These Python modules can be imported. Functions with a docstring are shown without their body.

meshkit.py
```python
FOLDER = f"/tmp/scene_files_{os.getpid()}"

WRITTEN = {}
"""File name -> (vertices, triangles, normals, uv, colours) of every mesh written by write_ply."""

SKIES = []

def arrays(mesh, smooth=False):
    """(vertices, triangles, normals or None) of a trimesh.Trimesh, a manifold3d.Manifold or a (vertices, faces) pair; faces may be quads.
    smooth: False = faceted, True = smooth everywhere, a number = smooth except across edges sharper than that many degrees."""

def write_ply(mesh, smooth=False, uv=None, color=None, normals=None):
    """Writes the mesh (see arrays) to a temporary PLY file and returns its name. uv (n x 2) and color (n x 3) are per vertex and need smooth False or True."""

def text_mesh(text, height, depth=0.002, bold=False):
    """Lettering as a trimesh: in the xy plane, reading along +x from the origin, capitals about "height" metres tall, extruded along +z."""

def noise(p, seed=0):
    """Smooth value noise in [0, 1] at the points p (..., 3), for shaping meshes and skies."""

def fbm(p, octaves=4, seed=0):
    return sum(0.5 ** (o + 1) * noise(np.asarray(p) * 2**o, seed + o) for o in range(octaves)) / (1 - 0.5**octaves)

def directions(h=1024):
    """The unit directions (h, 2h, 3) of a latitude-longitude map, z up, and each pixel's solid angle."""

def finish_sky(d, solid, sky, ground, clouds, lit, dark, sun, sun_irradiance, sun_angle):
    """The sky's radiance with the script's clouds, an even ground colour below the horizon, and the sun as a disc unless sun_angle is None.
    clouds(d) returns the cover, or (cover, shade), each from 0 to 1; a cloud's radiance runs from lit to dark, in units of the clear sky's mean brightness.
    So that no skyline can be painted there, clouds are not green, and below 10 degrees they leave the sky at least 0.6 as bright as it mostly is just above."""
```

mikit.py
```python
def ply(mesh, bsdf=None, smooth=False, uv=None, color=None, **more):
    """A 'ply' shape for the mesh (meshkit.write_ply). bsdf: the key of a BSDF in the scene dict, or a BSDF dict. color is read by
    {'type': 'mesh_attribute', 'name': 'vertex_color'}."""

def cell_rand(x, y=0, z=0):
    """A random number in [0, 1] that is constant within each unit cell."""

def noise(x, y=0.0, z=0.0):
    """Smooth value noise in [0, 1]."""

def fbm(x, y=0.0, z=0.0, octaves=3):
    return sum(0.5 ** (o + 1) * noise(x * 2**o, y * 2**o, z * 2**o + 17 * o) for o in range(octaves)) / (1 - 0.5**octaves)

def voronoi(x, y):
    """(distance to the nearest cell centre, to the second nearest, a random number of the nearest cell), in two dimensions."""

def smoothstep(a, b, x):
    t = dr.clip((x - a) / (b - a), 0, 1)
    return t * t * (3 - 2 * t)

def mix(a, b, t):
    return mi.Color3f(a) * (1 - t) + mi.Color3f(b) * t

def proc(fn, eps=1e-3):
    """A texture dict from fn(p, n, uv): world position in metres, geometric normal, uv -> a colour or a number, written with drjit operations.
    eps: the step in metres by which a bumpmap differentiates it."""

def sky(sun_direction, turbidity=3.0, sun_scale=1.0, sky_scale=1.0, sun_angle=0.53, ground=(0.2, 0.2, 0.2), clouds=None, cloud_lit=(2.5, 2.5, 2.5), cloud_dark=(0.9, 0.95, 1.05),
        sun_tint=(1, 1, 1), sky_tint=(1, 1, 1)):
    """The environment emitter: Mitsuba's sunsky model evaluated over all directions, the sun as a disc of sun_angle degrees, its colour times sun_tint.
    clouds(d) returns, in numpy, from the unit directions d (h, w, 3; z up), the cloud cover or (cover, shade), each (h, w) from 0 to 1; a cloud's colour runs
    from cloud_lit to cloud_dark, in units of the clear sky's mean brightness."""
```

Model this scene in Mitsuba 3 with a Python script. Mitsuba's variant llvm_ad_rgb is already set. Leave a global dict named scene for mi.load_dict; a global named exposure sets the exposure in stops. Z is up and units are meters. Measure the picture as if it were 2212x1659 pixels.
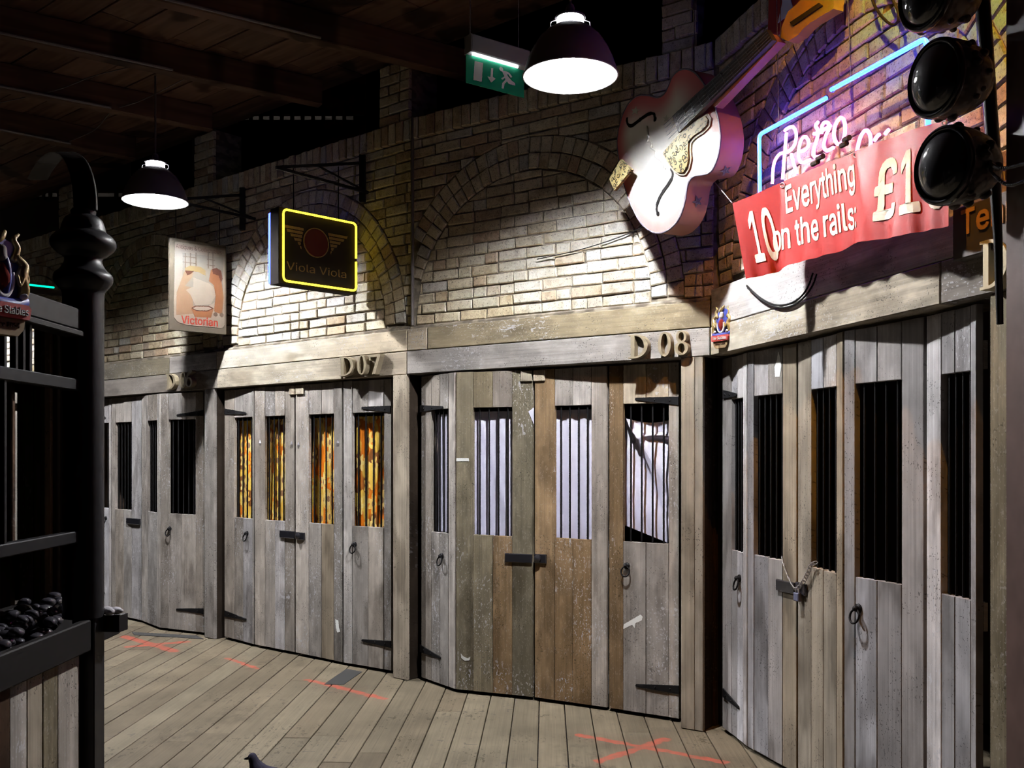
import math, random
import numpy as np, trimesh, drjit as dr, mitsuba as mi
import shapely
from shapely import affinity
from shapely.geometry import Polygon, LineString, Point, box as sbox
from scipy.spatial import Delaunay
import manifold3d as m3
import mikit, meshkit
from mikit import noise, fbm, voronoi, cell_rand, smoothstep, mix
T = mi.ScalarTransform4f
random.seed(5); rng = np.random.default_rng(5)
scene, labels = {}, {}
# ---------------------------------------------------------------- camera, exposure
F, CX, HY, EYE = 2100.0, 1106.0, 980.0, 1.62          # focal length in pixels of the 2212 x 1659 frame, horizon row, eye height
scene['camera'] = {'type': 'perspective', 'fov': math.degrees(2*math.atan(1106/F)), 'fov_axis': 'x', 'near_clip': 0.05, 'far_clip': 200.0,
                   'principal_point_offset_y': -(HY-829.5)/1659.0,
                   'to_world': T().look_at(origin=[0, 0, EYE], target=[0, 1, EYE], up=[0, 0, 1])}
exposure = 0.0
BULB = (14800, 14600, 14800)      # radiance of the pendant bulbs
NECK = (15, 15, 16)
NEON_BLUE, NEON_PINK, NEON_YEL, NEON_SIDE, NEON_GREEN = (0.25, 1.0, 18.0), (7.0, 1.0, 5.0), (3.4, 2.5, 0.12), (0.45, 0.75, 14.0), (0.0, 1.2, 0.7)
WARM = (24.0, 9.6, 1.1)           # warm spotlight on the bricks of the right-hand stall, above the frame

EAVES = (6, 5.6, 4.8)  # radiance of the added tube lamps behind the eaves boards

# ---------------------------------------------------------------- pixels to points
def ray(x, y): return np.array([(x-CX)/F, 1.0, (HY-y)/F])
def at_depth(x, y, Y): return np.array([0, 0, EYE]) + ray(x, y)*Y
def at_height(x, y, z): return np.array([0, 0, EYE]) + ray(x, y)*((z-EYE)/((HY-y)/F))
def on_floor(x, y): return at_height(x, y, 0.0)

class Frame:
    """s along D, t along N, z along U."""
    def __init__(self, O, D, N=None, U=(0, 0, 1)):
        self.O = np.array([*O, 0.0][:3], float); self.D = np.array([*D, 0.0][:3], float); self.D /= np.linalg.norm(self.D)
        self.U = np.array(U, float)/np.linalg.norm(U)
        self.N = np.cross(self.D, self.U) if N is None else np.array(N, float)
    def pt(self, s, t, z):
        s, t, z = (np.asarray(v, float)[..., None] for v in np.broadcast_arrays(s, t, z))
        return self.O + s*self.D + t*self.N + z*self.U
    def px(self, x, y=HY, t=0.0):
        d = ray(x, y); E = np.array([0, 0, EYE]); P = self.O + t*self.N
        k = np.dot(P-E, self.N)/np.dot(d, self.N); q = E + k*d - P
        return np.dot(q, self.D), np.dot(q, self.U)
    def s(self, x, t=0.0): return self.px(x, HY, t)[0]
def between(A, B):
    return Frame(A, np.array(B)-np.array(A))

# ---------------------------------------------------------------- scene entries
def numbered(k):
    if k not in scene and k not in labels: return k
    i = 1
    while f'{k}_{i:03d}' in scene or f'{k}_{i:03d}' in labels: i += 1
    return f'{k}_{i:03d}'
_counter = {}
def fresh(k):
    n = _counter.get(k, 0); _counter[k] = n+1
    return k if n == 0 else f'{k}_{n:03d}'
def thing(name, label, cat, group=None):
    k = fresh(name); labels[k] = {'label': label, 'category': cat}
    if group: labels[k]['group'] = group
    return k
def put(k, mesh, bsdf, smooth=False, emit=None, weight=None, **kw):
    if isinstance(mesh, tuple) and len(mesh) == 3: d = mikit.ply((mesh[0], mesh[1]), bsdf, smooth, uv=mesh[2])
    else: d = mikit.ply(mesh, bsdf, smooth, uv=kw.get('uv'))
    if emit is not None:
        d['emitter'] = {'type': 'area', 'radiance': {'type': 'rgb', 'value': list(emit)}}
        if weight: d['emitter']['sampling_weight'] = float(weight)
    scene[k] = d
    return k
def part(parent, name, mesh, bsdf, smooth=False, label=None, emit=None, weight=None, stuff=False, **kw):
    k = fresh(parent + '__' + name); put(k, mesh, bsdf, smooth, emit, weight, **kw)
    if label: labels[k] = {'label': label}
    if stuff: labels.setdefault(k, {})['kind'] = 'stuff'
    return k
def solo(name, label, cat, mesh, bsdf, smooth=False, group=None, emit=None, **kw):
    k = thing(name, label, cat, group); return put(k, mesh, bsdf, smooth, emit, **kw)
def struct(name, mesh, bsdf, label=None, smooth=False):
    labels[name] = {'kind': 'structure'}
    if label: labels[name]['label'] = label
    if mesh is not None: put(name, mesh, bsdf, smooth)
    _counter[name] = 1
    return name

# ---------------------------------------------------------------- meshes
_id = [0]
def inset(p, c):
    p = np.asarray(p, float); a = np.roll(p, 1, 0); b = np.roll(p, -1, 0)
    def nrm(u, v):
        e = v-u; e = e/np.maximum(np.linalg.norm(e, axis=1, keepdims=True), 1e-9); return np.stack([-e[:, 1], e[:, 0]], 1)
    n1, n2 = nrm(a, p), nrm(p, b); m = n1+n2; m /= np.maximum((m*m).sum(1, keepdims=True)/2, .35)
    return p + m*c
def prism(fr, poly, t0, t1, ch=0.003, pal=0, along='z', jit=0.0, ident=None):
    """A convex polygon in (s, z), from t0 out to t1, its front edges chamfered. uv: u = piece number + across, v = 8*palette + along, for the proc materials."""
    p = np.asarray(poly, float)
    if (np.roll(p[:, 0], -1)*p[:, 1] - p[:, 0]*np.roll(p[:, 1], -1)).sum() > 0: p = p[::-1]
    if jit: p = p + rng.uniform(-jit, jit, p.shape)
    n = len(p); q = inset(p, ch)
    tt = np.full(n, t1) if not jit else t1 + rng.uniform(-jit, jit, n)*.6
    S = np.concatenate([p[:, 0], p[:, 0], q[:, 0]]); Z = np.concatenate([p[:, 1], p[:, 1], q[:, 1]])
    Tt = np.concatenate([np.full(n, t0), tt-ch, tt])
    V = fr.pt(S, Tt, Z); i = np.arange(n); j = (i+1) % n
    f = []
    for a in (0, n):
        f += [np.stack([i+a, j+a, j+a+n], 1), np.stack([i+a, j+a+n, i+a+n], 1)]
    f.append(np.stack([np.full(n-2, 2*n), 2*n+i[1:-1], 2*n+i[2:]], 1))
    f.append(np.stack([np.zeros(n-2, int), i[2:], i[1:-1]], 1))
    if ident is None: _id[0] += 1; ident = _id[0]
    ac, al = (S, Z) if along == 'z' else (Z, S)
    u = ident + np.clip(ac-ac.min() + .25*(t1-Tt), 0, .98); v = pal*16 + (al-al.min()) + .25*(t1-Tt) + .01
    return V, np.vstack(f), np.stack([u, v], 1)
def rect(s0, s1, z0, z1): return [(s0, z0), (s1, z0), (s1, z1), (s0, z1)]
def join(ms):
    V, Fs, UV, o = [], [], [], 0
    for m in ms:
        if not isinstance(m, tuple): m = (np.array(m.vertices), np.array(m.faces))
        V.append(m[0]); Fs.append(np.asarray(m[1])+o); o += len(m[0])
        UV.append(m[2] if len(m) > 2 else np.zeros((len(m[0]), 2)))
    return np.vstack(V), np.vstack(Fs), np.vstack(UV)
def bare(m): return (m[0], m[1])
def tube(pts, r, n=8, closed=False):
    p = np.asarray(pts, float)
    if closed: tang = np.roll(p, -1, 0)-np.roll(p, 1, 0)
    else: tang = np.gradient(p, axis=0)
    tang /= np.linalg.norm(tang, axis=1, keepdims=True)+1e-12
    ref = np.array([0, 0, 1.0]) if abs(tang[0, 2]) < .9 else np.array([1.0, 0, 0])
    A = []; a = np.cross(tang[0], ref); a /= np.linalg.norm(a)
    for t in tang:
        a = a - t*np.dot(a, t); a /= np.linalg.norm(a)+1e-12; A.append(a)
    A = np.array(A); B = np.cross(tang, A); th = np.arange(n)*2*np.pi/n
    R = np.broadcast_to(r, (len(p),))[:, None, None]
    V = p[:, None] + R*(np.cos(th)[None, :, None]*A[:, None]+np.sin(th)[None, :, None]*B[:, None])
    L = len(p); f = []
    for i in range(L if closed else L-1):
        k = (i+1) % L
        for j in range(n):
            m = (j+1) % n; f += [[i*n+j, i*n+m, k*n+m], [i*n+j, k*n+m, k*n+j]]
    V = V.reshape(-1, 3)
    if not closed:
        V = np.vstack([V, p[0], p[-1]]); c0, c1 = L*n, L*n+1
        for j in range(n):
            m = (j+1) % n; f += [[c0, m, j], [c1, (L-1)*n+j, (L-1)*n+m]]
    return V, np.array(f)
def curve(pts, k=6):
    """Catmull-Rom through the points."""
    p = np.asarray(pts, float); q = np.vstack([2*p[0]-p[1], p, 2*p[-1]-p[-2]]); out = []
    for i in range(len(p)-1):
        a, b, c, d = q[i:i+4]
        for u in np.arange(k)/k:
            out.append(.5*((2*b)+(-a+c)*u+(2*a-5*b+4*c-d)*u*u+(-a+3*b-3*c+d)*u**3))
    out.append(p[-1]); return np.array(out)
def lathe(profile, n=32, origin=(0, 0, 0), axis=(0, 0, 1)):
    m = trimesh.creation.revolve(np.asarray(profile, float), sections=n)
    z = np.array(axis, float); z /= np.linalg.norm(z)
    x = np.cross([0, 0, 1.0] if abs(z[2]) < .9 else [0, 1.0, 0], z); x /= np.linalg.norm(x); y = np.cross(z, x)
    v = np.array(m.vertices); return v[:, :1]*x + v[:, 1:2]*y + v[:, 2:]*z + np.array(origin, float), np.array(m.faces)
def ball(c, r, sub=2, scale=(1, 1, 1)):
    m = trimesh.creation.icosphere(subdivisions=sub, radius=1.0)
    return np.array(m.vertices)*np.array(scale)*r + np.array(c), np.array(m.faces)
def bar(a, b, w, h, up=(0, 0, 1)):
    """A box beam from a to b, w wide, h high."""
    a, b, up = (np.array(v, float) for v in (a, b, up)); d = b-a; L = np.linalg.norm(d); d /= L
    x = np.cross(d, up); x /= np.linalg.norm(x); y = np.cross(x, d)
    V = np.array([a + l*L*d + sx*w/2*x + sy*h/2*y for l in (0, 1) for sx, sy in ((-1, -1), (1, -1), (1, 1), (-1, 1))])
    f = [[0, 1, 2], [0, 2, 3], [4, 6, 5], [4, 7, 6]]
    for i in range(4):
        j = (i+1) % 4; f += [[i, i+4, j+4], [i, j+4, j]]
    return V, np.array(f)
def flat(fr, poly, t0, t1):
    """Any shapely polygon of (s, z) as a plate between t0 and t1 of the frame."""
    ms = []
    for g in getattr(poly, 'geoms', [poly]):
        if g.is_empty or g.area < 1e-9: continue
        m = trimesh.creation.extrude_polygon(g, 1.0, engine='earcut'); v = np.array(m.vertices)
        ms.append((fr.pt(v[:, 0], t0+(t1-t0)*v[:, 2], v[:, 1]), np.array(m.faces)))
    return bare(join(ms))
def text_on(fr, text, s0, z0, h, t, width=None, depth=.002, bold=False):
    m = meshkit.text_mesh(text, h, depth, bold); v = np.array(m.vertices); w = v[:, 0].max()-v[:, 0].min()
    k = 1 if width is None else width/w
    return fr.pt(s0+(v[:, 0]-v[:, 0].min())*k, t+v[:, 2], z0+v[:, 1]), np.array(m.faces)
def pxpoly(fr, pts, t=0): return Polygon([fr.px(x, y, t) for x, y in pts])
def hull_chain(joints):
    """Union of hulls between successive (centre, radius) spheres."""
    parts = []
    for (a, ra), (b, rb) in zip(joints[:-1], joints[1:]):
        s = [m3.Manifold.sphere(r, 20).translate(list(map(float, c))) for c, r in ((a, ra), (b, rb))]
        parts.append(m3.Manifold.batch_hull(s))
    return m3.Manifold.batch_boolean(parts, m3.OpType.Add)
def mani(m):
    q = m.to_mesh(); return np.array(q.vert_properties[:, :3]), np.array(q.tri_verts)

# ---------------------------------------------------------------- materials
def rgb(c): return {'type': 'rgb', 'value': list(c)}
def mat(name, color, rough=.6, spec=.3, metal=0.0, **kw):
    b = {'type': 'principled', 'base_color': color if isinstance(color, dict) else rgb(color), 'roughness': rough, 'specular': spec, 'metallic': metal, **kw}
    scene[name] = {'type': 'twosided', 'bsdf': b}
def split(uv, scale=1.0):
    i = dr.floor(uv.x); pal = dr.floor(uv.y/16); return i, uv.x-i, pal, uv.y-16*pal
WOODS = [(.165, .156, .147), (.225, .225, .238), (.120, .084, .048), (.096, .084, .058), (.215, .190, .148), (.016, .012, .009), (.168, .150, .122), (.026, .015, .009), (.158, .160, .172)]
def pick(pal, table):
    c = mi.Color3f(table[0])
    for k in range(1, len(table)): c = dr.select(pal > k-.5, mi.Color3f(table[k]), c)
    return c
def wood(p, n, uv):
    i, a, pal, l = split(uv); sd = i*3.71
    r = cell_rand(i, 5); r2 = cell_rand(i, 9)
    grain = .55*noise(a*120+sd, l*1.6, 3) + .45*noise(a*330+sd, l*5, 7)
    blot = fbm(a*13+sd, l*5.5, 1, 4)
    c = pick(pal, WOODS)
    c = mix(c, c*mi.Color3f(1.05, .98, .89), r2)
    c = c*(.72+.56*r)*(.76+.48*grain)*(.62+.76*blot)
    stain = smoothstep(.52, .74, fbm(a*8+sd, l*2.6, 11, 4))
    c = mix(c, c*mi.Color3f(.50, .48, .46), stain*.75)
    lim = smoothstep(.50, .78, fbm(a*30+sd, l*12, 21, 3))
    c = mix(c, c*1.3+.008, lim*.6*dr.select(pal > 4.5, 0.0, 1.0))
    many = smoothstep(.55, .72, noise(a*3.3+sd, l*2.1, 41))
    fleck = smoothstep(.70, .76, fbm(a*150+sd, l*95, 31, 2))*(.2+.8*many)
    blob = smoothstep(.735, .765, fbm(a*58+sd, l*27, 51, 3))*many
    c = mix(c, mi.Color3f(.27, .27, .285), dr.minimum(.75*fleck+.7*blob, 1)*dr.select(pal > 4.5, .08, 1.0))
    kn = smoothstep(.73, .79, fbm(a*160+sd, l*120, 71, 2))*smoothstep(.5, .7, noise(a*7+sd, l*6, 75))
    return mix(c, c*.3, kn*.8)
mat('mat_wood', mikit.proc(wood), .75, .05)
BRICKS = [(.38, .335, .245), (.35, .30, .21), (.31, .255, .17), (.275, .205, .14), (.31, .295, .26), (.26, .21, .155)]
def brick(p, n, uv):
    i, a, pal, l = split(uv); sd = i*2.37
    r = dr.square(cell_rand(i, 5))*5.99
    c = pick(dr.floor(r), BRICKS)
    c = c*(.86+.28*cell_rand(i, 8))
    g = .5*fbm(a*60+sd, l*60, 3, 3)+.5*noise(a*230+sd, l*230, 9)
    c = c*(.66+.68*g)
    soot = smoothstep(.52, .78, fbm(a*17+sd, l*17, 5, 3))
    c = mix(c, c*mi.Color3f(.66, .60, .54), soot*.7)
    pit = smoothstep(.80, .86, noise(a*140+sd, l*140, 15))
    return mix(c, c*.35, pit*.7)
mat('mat_brick', mikit.proc(brick), .9, .03)
def mortar(p, n, uv):
    g = fbm(p.x*40, p.y*40, p.z*40, 3); d = smoothstep(.40, .6, fbm(p.x*14, p.y*14, p.z*19, 3))
    return mix(mi.Color3f(.15, .13, .10)*(.6+.8*g), mi.Color3f(.045, .038, .03), d*.8)
mat('mat_mortar', mikit.proc(mortar), .95, .02)
mat('mat_red_dark', (.06, .012, .01), 0.7, 0.1)
mat('mat_gold_dim', (.20, .13, .05), 0.7, 0.1)
mat('mat_paper', (0.0719, 0.0595, 0.048), 0.9, 0.03)
mat('mat_poster_board', (0.0277, 0.0231, 0.0174), 0.9, 0.03)
mat('mat_print_pale', (0.0513, 0.0472, 0.0409), 0.9, 0.03)
mat('mat_print_brown', (0.0316, 0.0223, 0.0167), 0.9, 0.03)
mat('mat_print_peach', (0.0639, 0.0391, 0.0246), 0.9, 0.03)
mat('mat_print_orange', (0.0562, 0.0246, 0.0123), 0.9, 0.03)
mat('mat_print_hair', (0.0223, 0.0093, 0.00651), 0.9, 0.03)
mat('mat_print_straw', (0.0595, 0.0409, 0.0205), 0.9, 0.03)
mat('mat_print_red', (0.0781, 0.0102, 0.00744), 0.9, 0.03)
mat('mat_sign_board', (.045, .038, .034), 0.6, 0.15)
mat('mat_sign_gold', (.34, .17, .05), 0.6, 0.15)
mat('mat_padlock', (.05, .055, .09), .4, .5)
mat('mat_rail', (.010, .009, .0085), .55, .06)
mat('mat_pebble', (0.27, 0.258, 0.276), .12, .6)
mat('mat_pigeon_wing', (.045, .048, .065), .75, .2)
def vinyl(p, n, uv):
    g = noise(p.x*7, p.y*7, p.z*5)
    return mi.Color3f(.21, .014, .013)*(.85+.3*g)
mat('mat_banner', mikit.proc(vinyl), 0.5, 0.16)
mat('mat_stone', (.016, .0155, .019), .09, .6, clearcoat=.5, clearcoat_gloss=.9)
mat('mat_interior', (.075, .055, .042), .9, .05)
mat('mat_black_paint', (.0065, .006, .006), .6, .05)
mat('mat_string', (.10, .10, .105), .4, .4, .5)
mat('mat_hole', (.002, .0018, .0018), .8, .03)
mat('mat_patch', (.026, .026, .0255), .8, .06)
MARKS = [((269.6, 1374.6), (377.4, 1406.7), .05), ((401, 1386.5), (279.7, 1396.6), .05), ((488.6, 1421.8), (556, 1443.7), .025),
         ((665.5, 1469), (831, 1509.5), .034), ((1252, 1588.7), (1563, 1646), .032), ((1296, 1644), (1437.6, 1597), .036)]
MARKS = [(on_floor(*a)[:2], on_floor(*b)[:2], w) for a, b, w in MARKS]
def floorwood(p, n, uv):
    i, a, pal, l = split(uv); sd = i*3.71
    r = cell_rand(i, 5)
    grain = .5*noise(a*120+sd, l*1.8, 3) + .5*noise(a*330+sd, l*5, 7)
    blot = fbm(p.x*3.7, p.y*3.7, 5, 4)
    c = mix(mi.Color3f(.082, .070, .049), mi.Color3f(.069, .056, .038), r)
    c = c*(.86+.28*cell_rand(i, 8))*(.82+.36*grain)*(.68+.64*blot)
    scuff = smoothstep(.55, .8, fbm(p.x*2.3, p.y*2.0, 2, 4))*smoothstep(.4, .75, fbm(p.x*21, p.y*13, 9, 3))
    c = mix(c, c*.55, scuff*.6)
    tear = smoothstep(.66, .76, fbm(p.x*60, p.y*34, 17, 3))*smoothstep(.5, .7, noise(p.x*5, p.y*4, 19))
    c = mix(c, c*.35, tear*.6)
    spot = smoothstep(.88, .91, noise(p.x*38, p.y*38, 13))*smoothstep(.5, .7, noise(p.x*3, p.y*3, 23))
    c = mix(c, mi.Color3f(.04, .036, .034), spot*.6)
    red = mi.Float(0)
    for A, B, w in MARKS:                       # sprayed marks
        d = B-A; L2 = float((d*d).sum())
        t = dr.clip(((p.x-A[0])*d[0]+(p.y-A[1])*d[1])/L2, 0, 1)
        q = dr.sqrt(dr.square(p.x-A[0]-t*d[0])+dr.square(p.y-A[1]-t*d[1]))
        e = q + .022*(noise(p.x*26, p.y*26, 3)-.5)
        red = dr.maximum(red, 1-smoothstep(w*.6, w*1.1, e))
    return mix(c, mi.Color3f(.21, .040, .026), red*(.38+.55*fbm(p.x*40, p.y*40, 21, 2)))
mat('mat_floor', mikit.proc(floorwood), .7, .07)
def roofwood(p, n, uv):
    i, a, pal, l = split(uv)
    c = mi.Color3f(.042, .024, .016)*(.6+.8*cell_rand(i, 5))*(.5+fbm(a*30+i*3.7, l*2.5, 3, 3))
    knot = smoothstep(.66, .76, fbm(p.x*3.3, p.y*3.3, 2, 3))
    return mix(c, c*.25, knot)
mat('mat_roof', mikit.proc(roofwood), .8, .05)
mat('mat_iron', (.005, .005, .0055), .5, .07)
mat('mat_black_gloss', (.008, .008, .010), .06, .6, clearcoat=.6, clearcoat_gloss=.95)
mat('mat_cast_iron', (.008, .008, .009), .36, .16)
mat('mat_dark', (.018, .015, .013), 0.95, 0.02)
mat('mat_steel', (0.55, 0.55, 0.58), .3, .5, .9)
mat('mat_pipe', (0.066, 0.06, 0.057), .5, .4, .3)
mat('mat_cloth', (.42, .42, .535), 0.95, 0.02)
mat('mat_letter', (0.143, 0.12, 0.0798), 0.7, 0.1)
mat('mat_cream', (0.35, 0.33, 0.24), 0.7, 0.1)
mat('mat_red', (0.225, 0.0315, 0.027), 0.6, 0.12)
mat('mat_white', (0.48, 0.48, 0.468), 0.6, 0.2)
mat('mat_white_print', (0.471, 0.484, 0.471), 0.6, 0.12)
mat('mat_gold', (0.252, 0.186, 0.072), .32, .5, .55)
mat('mat_blue', (0.024, 0.033, 0.156), 0.4, 0.3)
mat('mat_tan', (0.13, 0.09, 0.0475), 0.7, 0.1)
mat('mat_enamel', (.10, .095, .095), .5, .15)
mat('mat_reflector', (0.385, 0.385, 0.378), 0.6, 0.1)
mat('mat_grey_box', (0.18, 0.174, 0.168), 0.7, 0.1)
mat('mat_exit_green', (.012, .22, .11), 0.6, 0.1)
mat('mat_exit_white', (.75, .75, .66), 0.6, 0.1)
mat('mat_neon_glass', (.02, .02, .02), .3, .3)
mat('mat_plaster', (0.15, 0.142, 0.14), 0.95, 0.03)
mat('mat_pigeon', (.020, .019, .030), 0.8, 0.05)
mat('mat_pigeon_neck', (.035, .055, .055), .35, .5)
mat('mat_pink_skin', (0.225, 0.08, 0.065), .6, .3)
def column_paint(p, n, uv):
    g = fbm(p.x*14, p.y*14, p.z*9, 3)
    return mi.Color3f(.050, .029, .025)*(.7+.6*g)
mat('mat_column_paint', mikit.proc(column_paint), 0.5, 0.15)
def curtain(p, n, uv):
    u, v = uv.x*8.0, uv.y*6.2
    cx, cy = dr.floor(u), dr.floor(v)
    base = mix(mi.Color3f(.55, .15, .012), mi.Color3f(.14, .05, .015), smoothstep(.45, .62, noise(u*.9, v*.9, 3)))
    base = mix(base, mi.Color3f(.60, .40, .07), smoothstep(.55, .6, noise(u*1.7+7, v*1.5, 9)))
    for ox, oy in ((0, 0), (-1, 0), (1, 0), (0, 1), (0, -1)):
        kx, ky = cx+ox, cy+oy
        dx = u-(kx+.5+.5*(cell_rand(kx, ky, 1)-.5)); dy = v-(ky+.5+.4*(cell_rand(kx, ky, 2)-.5))
        r = dr.sqrt(dx*dx+dy*dy); a = dr.atan2(dy, dx)
        petal = .40+.11*dr.cos(7*a)
        tone = mix(mi.Color3f(.70, .56, .22), mi.Color3f(.62, .40, .06), cell_rand(kx, ky, 4))
        on = dr.select(r < petal, 1.0, 0.0)*dr.select(cell_rand(kx, ky, 7) > .22, 1.0, 0.0)
        base = mix(base, tone, on)
        base = mix(base, mi.Color3f(.22, .12, .06), on*dr.select(r < .15, 1.0, 0.0))
    return base*.95
mat('mat_curtain', mikit.proc(curtain), 0.95, 0.02)
def leopard(p, n, uv):
    u, v = uv.x*33, uv.y*33
    f1, f2, w = voronoi(u+.5*noise(u*2, v*2), v)
    ring = smoothstep(.20, .26, f1)*(1-smoothstep(.40, .46, f1))*dr.select(noise(u*1.7, v*1.7, 4) > .34, 1.0, 0.0)
    c = mix(mi.Color3f(.55, .36, .13), mi.Color3f(.40, .22, .07), 1-smoothstep(.1, .25, f1))
    return mix(c, mi.Color3f(.012, .008, .005), ring)*.17
mat('mat_leopard', mikit.proc(leopard), 0.7, 0.08)
def burst(p, n, uv):                            # sprayed sunburst lacquer: uv.x is the distance from the body's rim
    e = uv.x + .02*(noise(uv.y*9, uv.x*9)-.5)
    return mix(mi.Color3f(.38, .085, .080), mi.Color3f(.54, .48, .39), smoothstep(.010, .20, e))
mat('mat_burst', mikit.proc(burst), .5, .12)
mat('mat_guitar_side', (0.312, 0.129, 0.096), 0.45, 0.25)
mat('mat_fretboard', (.03, .027, .028), 0.5, 0.2)
mat('mat_star', (0.066, 0.051, 0.072), .5, .4)
mat('mat_pale_gold', (0.372, 0.336, 0.252), 0.5, 0.2)
mat('mat_headstock', (0.385, 0.203, 0.035), .4, .4)
def weathered_metal(p, n, uv):
    g = fbm(p.x*30, p.y*30, p.z*30, 3)
    return mix(mi.Color3f(.012, .011, .010), mi.Color3f(.11, .095, .085), smoothstep(.42, .72, g))
mat('mat_old_metal', mikit.proc(weathered_metal), 0.5, 0.2)

# ---------------------------------------------------------------- plan of the stall row
A = Frame((-2.600, 8.475), (.767, -.6415)); B = Frame((-.752, 6.929), (.824, -.5665)); C = Frame((1.146, 5.624), (.2404, -.9707))
LA, LB, LC = 2.409, 2.303, 2.75                   # lengths of the fronts from their origins
ZB, ZM, ZT, ZW, ZC = 2.187, 2.352, 2.507, 4.02, 4.50   # header underside, its seam, its top, wall top, ceiling
TB = -.05                                          # face of the brickwork

# floor: an underlay and boards that run away from the viewer
fl = Frame((0, 0, 0), (1, -.0352), (0, 0, 1), (.0352, 1, 0))
struct('floor', bare(prism(fl, rect(-6, 4.5, -1, 13), -.09, -.035, 0)), 'mat_dark', 'weathered timber boards of the market lane floor')
W = .162
k0 = int(math.floor((-4.6)/W)); k1 = int(math.ceil(2.9/W))
s_ref = fl.px(1161, 1659)[0] if False else np.dot(on_floor(1161, 1659)-fl.O, fl.D)
for k in range(k0, k1):
    s0 = s_ref + k*W
    if s0 > 2.4 or s0+W < -5: continue
    far = 8.2 - .80*s0 + 1.6 if s0 < .9 else 7.6
    ends = [1.6]
    while ends[-1] < far: ends.append(ends[-1] + rng.uniform(2.2, 4.6))
    for a, b in zip(ends[:-1], ends[1:]):
        b = min(b, far)
        if b-a < .2: continue
        part('floor', 'plank', prism(fl, rect(s0+.003, s0+W-.003, a+.0015, b-.0015), -.034, rng.uniform(-.0015, .0015), .0025), 'mat_floor')

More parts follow.
